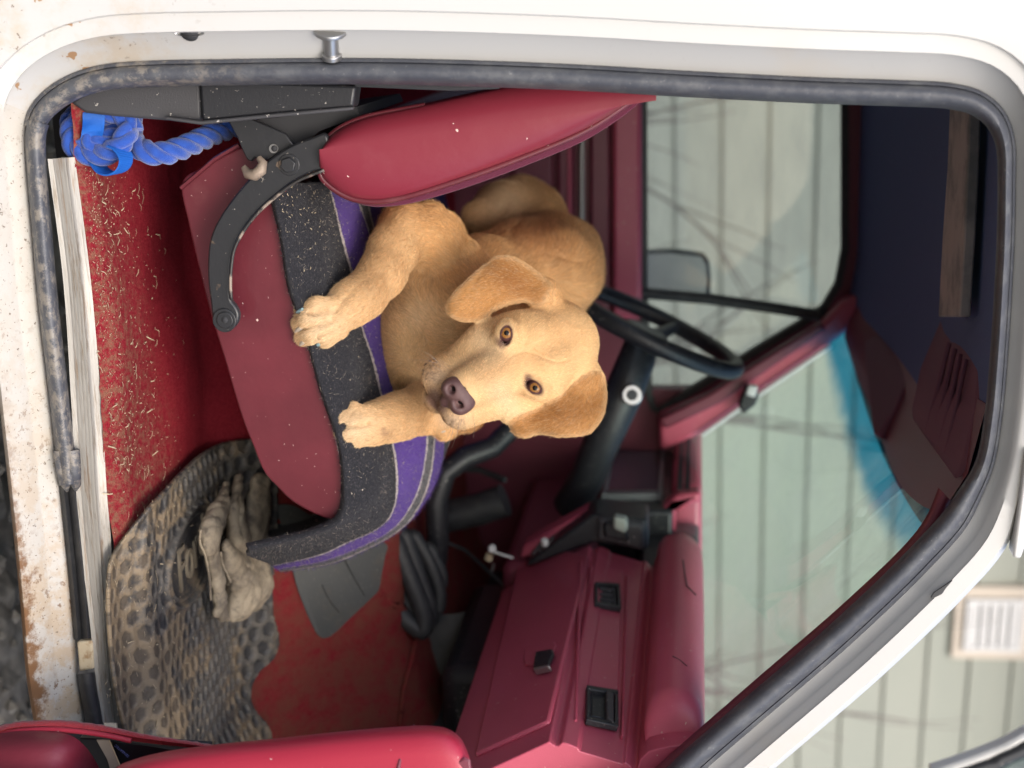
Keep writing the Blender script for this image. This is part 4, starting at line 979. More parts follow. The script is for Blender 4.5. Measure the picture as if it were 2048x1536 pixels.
# fuzz on the blanket
Vb = BL.reshape(-1, 3); nv = BL.shape[1]
F_ = np.array([(i*nv+j, (i+1)*nv+j, (i+1)*nv+j+1, i*nv+j+1) for i in range(NB-1) for j in range(0, 48)])
Ti, w_ = on_mesh(Vb, F_, 26000); rt = interp(Vb, Ti, w_); ub = interp(np.array(uvs)[:, 1], Ti, w_)
nn = np.cross(Vb[Ti[:, 1]]-Vb[Ti[:, 0]], Vb[Ti[:, 2]]-Vb[Ti[:, 0]]); nn /= np.linalg.norm(nn, axis=1)[:, None]+1e-12
sgn = np.sign((nn*(np.array(CAM)-rt)).sum(1)); nn *= sgn[:, None]
rt = rt+nn*.003
pc = ((ub > .41) & (ub < .59)) | ((ub > .675) & (ub < .76))
colr = np.where(pc[:, None], np.array([.085, .042, .235]), np.array([.028, .029, .036]))*rng.uniform(.7, 1.5, (len(rt), 1))
lint = rng.random(len(rt)) < .085; colr[lint] = np.array([.42, .36, .29])*rng.uniform(.6, 1.3, (lint.sum(), 1))
def hairmat(name, rough=.6):
    m = bpy.data.materials.new(name); m.use_nodes = True; t = m.node_tree; b_ = t.nodes['Principled BSDF']
    a = t.nodes.new('ShaderNodeAttribute'); a.attribute_name = 'tint'; t.links.new(a.outputs['Color'], b_.inputs['Base Color'])
    b_.inputs['Roughness'].default_value = rough; b_.inputs['Specular IOR Level'].default_value = .25; return m
M_fiber = hairmat('wool_fiber', .9)
dv = rng.normal(0, 1, rt.shape); dv /= np.linalg.norm(dv, axis=1)[:, None]
tag(hairs('wool_fuzz', rt, dv, nn, rng.uniform(.003, .008, len(rt)), .00016, M_fiber, blanket, colr, lift=.5, curl=.5), kind='stuff')

# ------------------------------------------------------------------ blue braided lead
def rope(name, pts, R_, turns, mat_, par, n=150):
    c = spline(pts, n); p, t, N_, B_ = frames(c); L_ = np.concatenate([[0], np.cumsum(np.linalg.norm(np.diff(p, axis=0), axis=1))]); ph = L_/L_[-1]*turns*2*math.pi
    o0 = None
    for s in range(3):
        q = p+(np.cos(ph+s*2.0944)[:, None]*N_+np.sin(ph+s*2.0944)[:, None]*B_)*R_*.52
        o = tube('strand', q, R_*.56, mat_, par, 10)
    return o
lead = thing('rope_lead', P(210, 275, .1), 'blue braided rope lead with a knot lying on the red carpet', 'rope lead')
rope('strand', [P(262,240,.150),P(262,268,.135),P(270,288,.115),P(295,304,.105),P(325,307,.11),P(360,297,.13),P(400,280,.16),P(440,262,.20),P(500,245,.25)], .0155, 4, M_bluerope, lead, 200)
rope('strand', [P(265,262,.085),P(255,240,.080),P(235,225,.078),P(205,228,.085),P(175,232,.085),P(152,245,.08),P(142,268,.075),P(148,292,.072),P(170,306,.068),P(200,310,.062),P(228,300,.058),P(248,280,.060),P(256,258,.070)], .0145, 3.6, M_bluerope, lead, 200)
rope('strand', [P(252,232,.125),P(238,255,.105),P(222,272,.085),P(205,285,.070),P(182,288,.064),P(168,272,.066)], .0135, 1.6, M_bluerope, lead, 110)
rope('strand', [P(195,222,.120),P(160,228,.105),P(140,240,.098),P(150,262,.10)], .0135, 1.2, M_bluerope, lead, 90)
def ribbon(nm, pts, wv, th, m, par, ribs=True, ysh=0.0):
    c = spline(pts, 90); rows = []
    for i, p in enumerate(c):
        t = Vector(c[min(i+1, 89)])-Vector(c[max(i-1, 0)]); t.normalize(); d = Vector(wv); nn_ = t.cross(d).normalized(); p = Vector(p)+nn_*(.0006*(i % 2) if ribs else 0)
        rows.append([p-d*.5, p+d*.5])
    return loft(nm, rows, m, par, solid=th, smooth=False)
ribbon('webbing', [P(226,292,.055),P(240,300,.050),P(250,316,.046),P(246,334,.045),P(230,345,.048),P(210,342,.056),P(197,328,.066),P(190,312,.074)], Vector((.0,.030,.006)), .002, M_webbing, lead)
ribbon('webbing', [P(188,225,.07),P(188,245,.060),P(186,262,.058),P(180,284,.062)], Vector((-.002,.006,.028)), .002, M_webbing, lead)

# ------------------------------------------------------------------ signed-distance modelling: blended volumes turned into one skin
class SDF:
    def __init__(s, xs, ys, zs):
        s.xs, s.ys, s.zs = xs, ys, zs; s.D = np.full((len(xs), len(ys), len(zs)), .05, np.float32)
    def sub(s, lo, hi):
        r = []
        for a, l, h_ in zip((s.xs, s.ys, s.zs), lo, hi): r.append(slice(int(np.searchsorted(a, l)), int(np.searchsorted(a, h_))))
        return tuple(r)
    def grid(s, sl): return np.meshgrid(s.xs[sl[0]], s.ys[sl[1]], s.zs[sl[2]], indexing='ij', sparse=True)
    def comb(s, sl, d, k, cut=False):
        a = s.D[sl]
        if cut:
            d = -d; h_ = np.maximum(k-np.abs(a-d), 0)/k; s.D[sl] = np.maximum(a, d)+h_*h_*k*.25
        else:
            h_ = np.maximum(k-np.abs(a-d), 0)/k; s.D[sl] = np.minimum(a, d)-h_*h_*k*.25
    def cap(s, a, b_, ra, rb, k=.02, cut=False):
        a, b_ = np.array(a, float), np.array(b_, float); R_ = max(ra, rb)+k+.012
        sl = s.sub(np.minimum(a, b_)-R_, np.maximum(a, b_)+R_); X, Y, Z = s.grid(sl)
        if 0 in s.D[sl].shape: return
        e = b_-a; L2 = e.dot(e)+1e-12
        t = np.clip(((X-a[0])*e[0]+(Y-a[1])*e[1]+(Z-a[2])*e[2])/L2, 0, 1)
        d = np.sqrt((X-a[0]-t*e[0])**2+(Y-a[1]-t*e[1])**2+(Z-a[2]-t*e[2])**2)-(ra+(rb-ra)*t)
        s.comb(sl, d.astype(np.float32), k, cut)
    def ell(s, c, ax, r, k=.02, cut=False):
        """ellipsoid; ax: three unit axes, r: three radii"""
        c = np.array(c, float); R_ = max(r)+k+.012; sl = s.sub(c-R_, c+R_); X, Y, Z = s.grid(sl)
        if 0 in s.D[sl].shape: return
        q = [((X-c[0])*a[0]+(Y-c[1])*a[1]+(Z-c[2])*a[2]) for a in ax]
        k0 = np.sqrt(sum((q[i]/r[i])**2 for i in range(3))); k1 = np.sqrt(sum((q[i]/r[i]**2)**2 for i in range(3)))+1e-9
        s.comb(sl, (k0*(k0-1)/k1).astype(np.float32), k, cut)
    def flap(s, poly, depth, th, k=.008):
        """rounded sheet: outline in photo pixels, depth(x,y)->Y, th half thickness"""
        P3 = np.array([P(a, b_, depth(a, b_)) for a, b_ in poly]); m = .035
        sl = s.sub(P3.min(0)-m, P3.max(0)+m); X, Y, Z = np.meshgrid(s.xs[sl[0]], s.ys[sl[1]], s.zs[sl[2]], indexing='ij')
        px, py, dz = proj(np.stack([X.ravel(), Y.ravel(), Z.ravel()], 1)); sc = dz/FPX
        d2 = pdist(poly, px, py)*np.where(inside(poly, px, py), -1, 1)*sc
        dd = np.abs(Y.ravel()-depth(px, py))
        rr_ = th*.9
        qx = d2+rr_; qy = dd-th+rr_
        d = np.minimum(np.maximum(qx, qy), 0)+np.hypot(np.maximum(qx, 0), np.maximum(qy, 0))-rr_
        s.comb(sl, d.reshape(X.shape).astype(np.float32), k)
    def mesh(s):
        D = s.D; m = D < 0; nx, ny, nz = D.shape
        c = np.zeros((nx-1, ny-1, nz-1), np.int8)
        for i in (0, 1):
            for j in (0, 1):
                for k in (0, 1): c += m[i:nx-1+i, j:ny-1+j, k:nz-1+k]
        act = (c > 0) & (c < 8); I = np.argwhere(act); vid = -np.ones(act.shape, np.int64); vid[act] = np.arange(len(I))
        acc = np.zeros((len(I), 3)); cnt = np.zeros(len(I)); G = (s.xs, s.ys, s.zs)
        offs = [(i, j, k) for i in (0, 1) for j in (0, 1) for k in (0, 1)]
        for a in offs:
            for ax_ in range(3):
                if a[ax_]: continue
                b_ = list(a); b_[ax_] = 1
                ia = I+np.array(a); ib = I+np.array(b_); da = D[tuple(ia.T)]; db = D[tuple(ib.T)]; cr = (da < 0) != (db < 0)
                t = np.where(cr, da/(da-db+1e-20), 0)
                pa = np.stack([G[q][ia[:, q]] for q in range(3)], 1); pb = np.stack([G[q][ib[:, q]] for q in range(3)], 1)
                acc += np.where(cr[:, None], pa+(pb-pa)*t[:, None], 0); cnt += cr
        V = acc/cnt[:, None]; Fs = []
        for ax_ in range(3):
            o = [q for q in range(3) if q != ax_]
            sl = [slice(0, n-1) for n in D.shape]; a = [slice(None)]*3; b_ = [slice(None)]*3; a[ax_] = slice(0, -1); b_[ax_] = slice(1, None)
            ma, mb = m[tuple(a)], m[tuple(b_)]; E = np.argwhere(ma != mb); E = E[(E[:, o[0]] > 0) & (E[:, o[1]] > 0) & (E[:, o[0]] < D.shape[o[0]]-1) & (E[:, o[1]] < D.shape[o[1]]-1)]
            def cell(d0, d1):
                q = E.copy(); q[:, o[0]] -= d0; q[:, o[1]] -= d1; return vid[tuple(q.T)]
            q = np.stack([cell(1, 1), cell(0, 1), cell(0, 0), cell(1, 0)], 1); fl = ma[tuple(E.T)] != (ax_ == 1)
            q[~fl] = q[~fl][:, ::-1]; Fs.append(q[(q >= 0).all(1)])
        F_ = np.concatenate(Fs)
        return V, F_
def smooth_mesh(V, F_, it=2, lam=.5):
    E = np.concatenate([F_[:, [0, 1]], F_[:, [1, 2]], F_[:, [2, 3]], F_[:, [3, 0]]]); E = np.concatenate([E, E[:, ::-1]])
    deg = np.bincount(E[:, 0], minlength=len(V))[:, None]+1e-9
    for k in range(it):
        for l in (lam, -lam*1.03):
            A = np.stack([np.bincount(E[:, 0], weights=V[E[:, 1], q], minlength=len(V)) for q in range(3)], 1)/deg; V = V+(A-V)*l
    return V
def vnormals(V, F_):
    n = np.cross(V[F_[:, 2]]-V[F_[:, 0]], V[F_[:, 3]]-V[F_[:, 1]]); N_ = np.zeros_like(V)
    for k in range(4):
        for q in range(3): N_[:, q] += np.bincount(F_[:, k], weights=n[:, q], minlength=len(V))
    return N_/(np.linalg.norm(N_, axis=1)[:, None]+1e-15)

# ------------------------------------------------------------------ work glove: a stiff crumpled leather glove
def gpt(x, y, up): return PF(x, y, up)
g = SDF(np.arange(.40, 1.05, .0028), np.arange(.05, .75, .0028), np.arange(.53, .80, .0028))
def gc(pts, k=.010):
    for (x0, y0, u0, r0), (x1, y1, u1, r1) in zip(pts[:-1], pts[1:]):
        a, b_ = gpt(x0, y0, u0), gpt(x1, y1, u1); g.cap(a, b_, rpx(r0, a), rpx(r1, b_), k)
gc([(506,962,.04,17),(506,1010,.045,24),(500,1060,.05,31),(490,1100,.05,35),(484,1130,.05,35)], .016)
gc([(468,960,.04,15),(466,1020,.05,23),(472,1070,.052,29),(480,1110,.05,31)], .016)
gc([(522,962,.038,12),(514,1030,.042,20),(508,1085,.045,23),(500,1120,.045,28)], .014)
gc([(452,1092,.06,15),(462,1120,.062,24),(478,1150,.056,39),(484,1178,.05,49),(470,1205,.045,37),(456,1226,.04,15)], .016)
gc([(518,1136,.045,16),(514,1170,.045,30),(500,1198,.045,28)], .016)
gc([(442,972,.04,11),(440,1010,.05,21),(430,1035,.058,27),(421,1062,.062,29),(419,1086,.062,26)], .014)
gc([(419,1090,.058,22),(424,1120,.056,20),(431,1160,.052,20),(435,1200,.05,19),(438,1226,.044,16)], .012)
gc([(424,1224,.042,11),(446,1234,.042,10)], .01)
V, F_ = g.mesh(); V = smooth_mesh(V, F_, 1)
zb = np.array([zf(a[0], a[1]) for a in V]); zm = zb+.062; V[:, 2] = np.maximum(zm+(V[:, 2]-zm)*.66, zb+.018)
N_ = vnormals(V, F_)
cr = lambda a, p: 1-np.abs(np.sin(a))**p
w1_ = V[:, 0]*62+V[:, 1]*35+2.2*np.sin(V[:, 1]*52+1)+1.5*np.sin(V[:, 0]*43)
w2_ = V[:, 1]*85-V[:, 0]*30+2.5*np.sin(V[:, 0]*47)+1.3*np.sin(V[:, 2]*90)
wr = -.0042*cr(w1_, .35)*(.5+.5*np.sin(V[:, 1]*33+2))-.0036*cr(w2_, .35)*(.5+.5*np.sin(V[:, 0]*37))+.0008*np.sin(V[:, 0]*190)*np.sin(V[:, 1]*210)
V = V+N_*wr[:, None]
glove = mk('work_glove', V, F_, M_glove, None)
tag(glove, 'stiff worn tan leather work glove lying on the muddy floor mat', 'glove')
def gseam(pts): tube('seam', [gpt(*q) for q in spline(pts, 20)], .0016, M_glove, glove, 5)
gseam([(402,1060,.085),(400,1085,.08),(410,1110,.08),(418,1150,.075),(422,1200,.066)])
gseam([(442,1105,.09),(446,1130,.085),(455,1150,.085),(462,1165,.085)])

# ------------------------------------------------------------------ straw, chaff and seeds
def flecks(n, gen):
    parts = []
    for i in range(n):
        p, nn_, L_, w2 = gen()
        d = Vector((rng.normal(), rng.normal(), rng.normal())); d = (d-nn_*d.dot(nn_)).normalized(); s_ = nn_.cross(d); d = (d+nn_*rng.normal(0, .2)).normalized()
        a = p-d*L_/2; b_ = p+d*L_/2; m = p+nn_*L_*.12+s_*L_*rng.normal(0, .10)
        parts.append(([a-s_*w2, a+s_*w2, m+s_*w2, m-s_*w2, b_+s_*w2*.6, b_-s_*w2*.6, m-nn_*w2*.8], [(0,1,2,3),(3,2,4,5),(0,3,6),(1,6,2),(3,5,6),(2,6,4)]))
    return join_vf(parts)
UP = Vector((0, 0, 1))
def g_carpet():
    while True:
        t = rng.random(); y = 330+620*t; x0 = 160+60*t
        x = x0+8+abs(rng.normal(0, 42+30*t))
        if x < 440-80*(y > 900): break
    return PF(x, y, .003+rng.random()*.002), UP, rng.choice([.002, .0035, .008], p=[.6, .32, .08])*rng.uniform(.7, 1.5), rng.uniform(.0003, .0006)
v, f = flecks(750, g_carpet); tag(mk('carpet_chaff', v, f, M_straw, smooth=False), kind='stuff')
def g_long():
    while True:
        y = rng.uniform(360, 990); x = rng.uniform(185, 330)
        if x > 165+.07*(y-330): break
    return PF(x, y, .004), UP, rng.uniform(.008, .020), rng.uniform(.0005, .0009)
v, f = flecks(75, g_long); tag(mk('loose_straw', v, f, M_straw, smooth=False), kind='stuff')
def g_mat():
    while True:
        y = rng.uniform(1010, 1470); x = rng.uniform(205, 420)
        if inside(MO, x, y): break
    return PF(x, y, .019), UP, rng.choice([.004, .009, .018], p=[.55, .3, .15])*rng.uniform(.7, 1.4), rng.uniform(.0004, .0009)
v, f = flecks(170, g_mat); tag(mk('mat_straw', v, f, M_straw, smooth=False), kind='stuff')
def g_bl():
    i = int(rng.integers(2, NB-55)); j = int(rng.integers(2, 46)); 
    if rng.random() < .6: i = int(abs(rng.normal(0, 16)))+1; j = int(rng.integers(2, 26))
    p = Vector(BL[min(i, NB-2), j]); n_ = Vector(np.cross(BL[i+1, j]-BL[i, j], BL[i, j+1]-BL[i, j])).normalized()
    if n_.dot(CAM-p) < 0: n_ = -n_
    return p+n_*.006, n_, rng.uniform(.0015, .0045), rng.uniform(.0003, .0006)
v, f = flecks(130, g_bl); tag(mk('blanket_chaff', v, f, M_straw, smooth=False), kind='stuff')
# ------------------------------------------------------------------ the dog
dog = thing('dog', P(800, 650, .35), 'young yellow labrador lying on the striped seat blanket, head tilted, looking out', 'dog')
q = np.array([P(a, b_, y) for a, b_, y in ((570,640,.12),(1215,640,.3),(700,900,.15),(1050,330,.9),(1150,880,.2),(760,420,.4),(1215,560,.7),(850,850,.6))])
lo, hi = q.min(0)-.05, q.max(0)+.05
def axis(l, h_, f0, f1, fine, coarse):
    a = [l]
    while a[-1] < h_: a.append(a[-1]+(fine if f0 < a[-1] < f1 else coarse))
    return np.array(a)
hb = np.array([P(a, b_, y) for a, b_, y in ((845,750,.05),(1215,750,.3),(1030,600,.3),(1030,880,.1),(905,610,.2),(1120,870,.3))])
h0, h1 = hb.min(0)-.02, hb.max(0)+.02
d = SDF(axis(lo[0], hi[0], h0[0], h1[0], .0022, .004), axis(.02, 1.05, .04, .30, .0024, .006), axis(lo[2], hi[2], h0[2], h1[2], .0022, .004))
FLOW = []                                                   # (point, radius, direction) of the lie of the coat
def pt(x, y, Y): return np.array(P(x, y, Y))
def chain(pts, k=.025, flow=True):
    W_ = [(pt(x, y, Y), r) for x, y, Y, r in pts]
    for (a, ra), (b_, rb) in zip(W_[:-1], W_[1:]):
        ra_, rb_ = rpx(ra, Vector(a)), rpx(rb, Vector(b_)); d.cap(a, b_, ra_, rb_, k)
        if flow:
            for t in (0, .5, 1): FLOW.append((a+(b_-a)*t, max(ra_, rb_), (b_-a)/np.linalg.norm(b_-a)))
# trunk, from the chest back to the rump
chain([(905,640,.40,112),(960,600,.52,112),(1030,560,.66,100),(1085,545,.74,92)], .05)
chain([(1085,545,.74,96),(1062,500,.90,86),(1022,440,1.0,70)], .05)
chain([(1110,548,.60,92),(1120,520,.72,78)], .05)
chain([(870,590,.40,92),(850,700,.38,80),(880,780,.38,70)], .05, False)
# haunch
chain([(1040,432,.92,78),(1015,428,.86,66)], .04)
chain([(1010,440,.86,56),(960,440,.80,40)], .03)
# neck
chain([(1060,690,.30,70),(1010,650,.36,92),(950,640,.38,104)], .05)
# shoulder and right foreleg (upper in the picture)
chain([(880,520,.42,70),(850,478,.38,66),(812,462,.34,50)], .035)
chain([(812,458,.34,46),(786,500,.30,44),(764,548,.26,42),(726,592,.215,40),(700,608,.190,41)], .022)
chain([(705,606,.190,42),(680,626,.166,40)], .015)
# left foreleg (lower in the picture)
chain([(920,800,.40,66),(880,812,.34,52),(845,818,.29,45),(800,832,.24,42),(770,842,.215,41)], .022)
chain([(775,840,.21,42),(745,848,.184,41),(712,854,.165,33)], .015)
TOES = [[(672,612,.155,18),(632,613,.135,19),(606,620,.140,18)], [(664,628,.148,19),(618,640,.122,21),(600,647,.130,18)],
        [(668,650,.145,19),(625,666,.122,21),(607,674,.130,18)], [(680,660,.152,17),(652,676,.140,17),(638,683,.145,16)],
        [(745,826,.175,18),(710,822,.158,18),(698,826,.164,16)], [(735,840,.165,20),(692,842,.142,22),(677,847,.150,18)],
        [(735,856,.165,20),(690,864,.142,21),(675,870,.150,18)], [(748,868,.172,19),(708,880,.155,17),(690,882,.162,16)]]
for t in TOES: chain(t, .006)
for i in (0, 1, 2, 5):
    A_ = [(np.array(TOES[i][k][:3])+np.array(TOES[i+1][k][:3]))/2 for k in range(3)]
    for (x0, y0, Y0), (x1, y1, Y1_) in zip(A_[:-1], A_[1:]): d.cap(pt(x0, y0, Y0-.0140), pt(x1, y1, Y1_-.0120), .0020, .0028, .007, True)
chain([(905,838,.36,22),(896,856,.33,20),(888,866,.32,15)], .01)
chain([(898,858,.33,12),(882,862,.318,9)], .004)
# ---- head: own axes. up of the face runs to the upper right of the picture
hu = (uv*.87-rv*.49); hr = (uv*.46+rv*.89); hf = -fv
hu = np.array((hu*.93-fv*-.34).normalized()) if False else np.array(hu.normalized()); hr = np.array(hr.normalized()); hf = np.array(hf)
fwd = hf*.80-hu*.60; fwd /= np.linalg.norm(fwd); top = hu*.80+hf*.60; top -= fwd*top.dot(fwd); top /= np.linalg.norm(top)
AX = (hr, top, fwd)
mm = rpx(1, P(1000, 740, .18))                              # one photo pixel at the head
def hell(x, y, Y, r, k=.018, cut=False, ax=AX): d.ell(pt(x, y, Y), ax, [q*mm for q in r], k, cut)
hell(1112, 684, .285, (91, 84, 96), .03)                    # cranium
hell(1075, 706, .225, (80, 60, 60), .03)                    # brow
hell(1036, 664, .232, (36, 34, 34), .025)                   # brow ridges over the eyes
hell(1090, 770, .232, (36, 34, 34), .025)
hell(985, 682, .245, (46, 52, 60), .03)                     # cheeks
hell(1035, 806, .250, (42, 50, 60), .03)
hell(1000, 735, .215, (58, 56, 66), .03)                    # stop
d.cap(pt(1010, 733, .20), pt(932, 776, .115), 48*mm, 42*mm, .022)   # bridge of the muzzle
d.cap(pt(985, 740, .215), pt(905, 788, .135), 58*mm, 40*mm, .02)
hell(888, 748, .150, (30, 42, 46), .016)                    # lips either side of the nose
hell(928, 820, .145, (30, 40, 46), .016)
d.cap(pt(965, 688, .220), pt(890, 752, .158), 38*mm, 38*mm, .02); d.cap(pt(1030, 800, .235), pt(926, 818, .152), 34*mm, 34*mm, .02)
hell(878, 795, .165, (34, 26, 40), .010)                    # chin
d.cap(pt(858, 782, .148), pt(884, 832, .150), 3*mm, 3*mm, .010, True)   # mouth line
d.cap(pt(880, 800, .112), pt(866, 808, .130), 4*mm, 4*mm, .010, True)
d.cap(pt(1060, 708, .160), pt(1140, 672, .215), 5*mm, 8*mm, .035, True)  # furrow of the forehead
EYES = [((1013, 666), .186), ((1070, 776), .186)]
EAX = [(-.16, .987), (.81, .586)]                            # lie of each eye opening in the picture
def eyeaxes(k):
    a_, b_ = EAX[k]; e1 = np.array((uv*a_+rv*b_).normalized()); e2 = np.array((uv*b_-rv*a_).normalized()); return e1, e2, -np.array(fv)
for k, ((ex_, ey_), Y) in enumerate(EYES):
    e1, e2, e3 = eyeaxes(k); c_ = pt(ex_, ey_, Y-.004)
    d.ell(pt(ex_, ey_, Y+.004), (e1, e2, e3), [q*mm for q in (30, 24, 24)], .016)
    off = e1*mm*(4.5 if k == 0 else -4.0)
    d.ell(c_+off-e2*0, (e1, e2, e3), [q*mm for q in (19, 11.2, 30)], .0035, True)
# ears
EL = [(1085,612),(1098,590),(1108,572),(1093,556),(1066,536),(1040,520),(1018,512),(992,511),(962,533),(932,562),(908,586),(895,610),(899,630),(916,640),(938,644),(965,638),(996,620),(1024,609),(1050,605)]
ER = [(1152,760),(1174,745),(1203,742),(1213,775),(1213,806),(1206,834),(1180,866),(1150,872),(1121,874),(1080,868),(1052,876),(1030,868),(1021,852),(1024,840),(1040,829),(1080,815),(1118,790)]
ELs, ERs = [tuple(q) for q in spline(EL, 60, True)], [tuple(q) for q in spline(ER, 60, True)]
def dl(a, b_):
    s_ = (a-895)/210.; r_ = (b_-512)/130.; return .205+.075*s_**1.5*np.sign(s_+1e-9)*1.0 if np.isscalar(a) and s_ > 0 else .205+.075*np.clip(s_, 0, 1)**1.5+.035*np.clip(1-r_, 0, 1.2)**2-.006*np.sin(a*.03)
def dr(a, b_):
    r_ = (b_-740)/140.; return .215+.045*np.clip(1-r_, 0, 1.2)**1.5+.03*np.clip((a-1120)/95., 0, 1)**2-.006*np.sin(a*.035)
d.flap(ELs, lambda a, b_: .200+.075*np.clip((np.asarray(a)-895)/210., 0, 1.2)**1.5+.030*np.clip(1-(np.asarray(b_)-512)/130., 0, 1.2)**2-.004*np.sin(np.asarray(a)*.03)-.012*np.where(inside(ELs, a, b_), 1-np.exp(-pdist(ELs, np.asarray(a), np.asarray(b_))/22.), 0)+.006, .0062, .010)
d.flap(ERs, lambda a, b_: dr(a, b_)-.012*np.where(inside(ERs, a, b_), 1-np.exp(-pdist(ERs, np.asarray(a), np.asarray(b_))/22.), 0)+.006, .0062, .010)
hell(1095, 590, .275, (24, 26, 30), .02); hell(1178, 752, .265, (22, 26, 30), .02)
V, F_ = d.mesh(); V = smooth_mesh(V, F_, 3)
# soft folds of skin and muscle under the coat
N_ = vnormals(V, F_)
px, py, pz = proj(V)
tor = sst((V[:, 1]-.30)/.08)
V = V+N_*(tor*.0030*np.sin(V[:, 0]*70+V[:, 1]*30)*np.sin(V[:, 2]*55+V[:, 1]*40)-.0045*(1-np.abs(np.sin(V[:, 0]*38+V[:, 2]*26+1.4*np.sin(V[:, 2]*31)))**.4)*(.5+.5*np.sin(V[:, 2]*21+V[:, 1]*17)))[:, None]
N_ = vnormals(V, F_)
# ---- coat colours, per vertex
def lerp(a, b_, t): return a+(b_-a)*t[:, None]
def blob(x, y, rx, ry, ang=0, p=1.0):
    c_, s_ = math.cos(ang), math.sin(ang); u = (px-x)*c_+(py-y)*s_; v_ = -(px-x)*s_+(py-y)*c_; return np.exp(-((u/rx)**2+(v_/ry)**2)**p)
front = sst((.34-V[:, 1])/.06)
C = np.tile(np.array([.66, .39, .17]), (len(V), 1))
n1 = np.sin(V[:, 0]*48+3*np.sin(V[:, 2]*31))*np.sin(V[:, 2]*43+2*np.sin(V[:, 1]*37)); C = C*(1+.07*n1[:, None])
headm = sst((px-860)/60)*front*sst((py-600)/40)
inEL = inside(ELs, px, py) & (V[:, 1] < .31); inER = inside(ERs, px, py) & (V[:, 1] < .31)
C = lerp(C, np.array([.75, .495, .245]), headm*.85)
C = lerp(C, np.array([.74, .55, .33]), front*(blob(1010, 800, 70, 26, .9)+blob(975, 690, 60, 26, .9)).clip(0, 1)*.7)
C = lerp(C, np.array([.62, .37, .17]), front*(blob(1120, 660, 60, 30, .6)+blob(985, 745, 60, 22, -.5)+blob(1075, 715, 50, 20, -.5)).clip(0, 1)*.6)
legs = front*sst((880-px)/60); C = lerp(C, np.array([.73, .485, .25]), legs*.8)
C = lerp(C, np.array([.72, .54, .34]), legs*(blob(640, 650, 60, 55)+blob(700, 855, 60, 50)).clip(0, 1)*.8)
C = lerp(C, np.array([.50, .29, .13]), legs*(blob(760, 545, 35, 45)+blob(820, 815, 35, 35)).clip(0, 1)*.4)
rump = blob(1010, 400, 60, 60); C = lerp(C, np.array([.76, .58, .38]), rump*sst((V[:, 1]-.6)/.1)*.8)
C = lerp(C, np.array([.58, .29, .12]), blob(1060, 480, 90, 35, .4)*sst((V[:, 1]-.45)/.1)*.7)
C = lerp(C, np.array([.74, .56, .36]), (blob(900, 655, 60, 30, .6)+blob(850, 640, 40, 30)).clip(0, 1)*sst((V[:, 1]-.27)/.05)*.55)
for E_, c_ in ((inEL, (1010, 560)), (inER, (1150, 830))):
    C[E_] = np.array([.52, .27, .095])
C = lerp(C, np.array([.31, .13, .036]), inEL*(blob(1025, 560, 70, 34, .55)).clip(0, 1)*.9)
C = lerp(C, np.array([.34, .15, .045]), inER*(blob(1150, 822, 75, 28, -.3)).clip(0, 1)*.85)
C = lerp(C, np.array([.66, .44, .23]), (inEL*sst((14-pdist(ELs, px, py))/14)+inER*sst((12-pdist(ERs, px, py))/12)).clip(0, 1)*.7)
# dark pigment: eye rims, lips, chin
def eyed(k, X_, Y_):
    (ex_, ey_), _ = EYES[k]; a_, b_ = EAX[k]; o_ = 4.5 if k == 0 else -4.0; dx, dy = X_-ex_-a_*o_, Y_-ey_-b_*o_
    return np.hypot((dx*a_+dy*b_)/19., (dx*b_-dy*a_)/11.2)
for k in (0, 1): C = lerp(C, np.array([.085, .036, .034]), front*np.exp(-(eyed(k, px, py)/1.26)**8)*.95)
C = lerp(C, np.array([.10, .04, .038]), front*(blob(1000, 687, 13, 8, .9, 2)+blob(1056, 757, 11, 8, 1.0, 2)).clip(0, 1)*.8)
C = lerp(C, np.array([.15, .075, .065]), front*(blob(868, 795, 20, 22, .5, 2)+blob(880, 812, 20, 12, .9, 2)).clip(0, 1)*.9)
C = lerp(C, np.array([.60, .45, .33]), front*(blob(872, 755, 32, 26)+blob(905, 838, 30, 20)).clip(0, 1)*.6)
C = lerp(C, np.array([.30, .15, .08]), front*(blob(772, 868, 9, 6)+blob(768, 858, 5, 4)).clip(0, 1)*.6)

C = lerp(C, np.array([.02, .012, .012]), front*(np.hypot(px-910, py-793) < 27))
M_skin = hairmat('dog_skin', .75)
db = mk('body', V, F_, M_skin, dog)
ca = db.data.attributes.new('tint', 'FLOAT_COLOR', 'POINT'); ca.data.foreach_set('color', np.concatenate([C*.78, np.ones((len(V), 1))], 1).astype(np.float32).ravel())

# ---- nose leather
nz_ = SDF(np.arange(h0[0], h1[0], .0013), np.arange(.02, .16, .0013), np.arange(h0[2], h1[2], .0013))
def nell(x, y, Y, r, k=.006, cut=False): nz_.ell(pt(x, y, Y), AX, [q*mm for q in r], k, cut)
nell(922, 787, .100, (35, 25, 27)); nell(905, 777, .098, (22, 22, 23)); nell(920, 808, .098, (22, 21, 23)); nell(897, 799, .106, (15, 18, 19)); nell(926, 785, .098, (32, 17, 23))
nell(898, 781, .080, (9, 8, 19), .004, True); nell(914, 811, .080, (9, 8, 19), .004, True)
nz_.cap(pt(901, 768, .079), pt(896, 776, .076), 3*mm, 4*mm, .004, True); nz_.cap(pt(926, 822, .080), pt(917, 818, .076), 3*mm, 4*mm, .004, True)
nz_.cap(pt(903, 797, .0725), pt(878, 808, .086), 1.6*mm, 1.8*mm, .003, True)
NV, NF = nz_.mesh(); NV = smooth_mesh(NV, NF, 2)
M_nose = mat('nose_leather', (.095, .048, .046), .36, bump=.55, bscale=900, var=(60, (.13, .070, .066), .4, .7))
mk('nose', NV, NF, M_nose, dog)

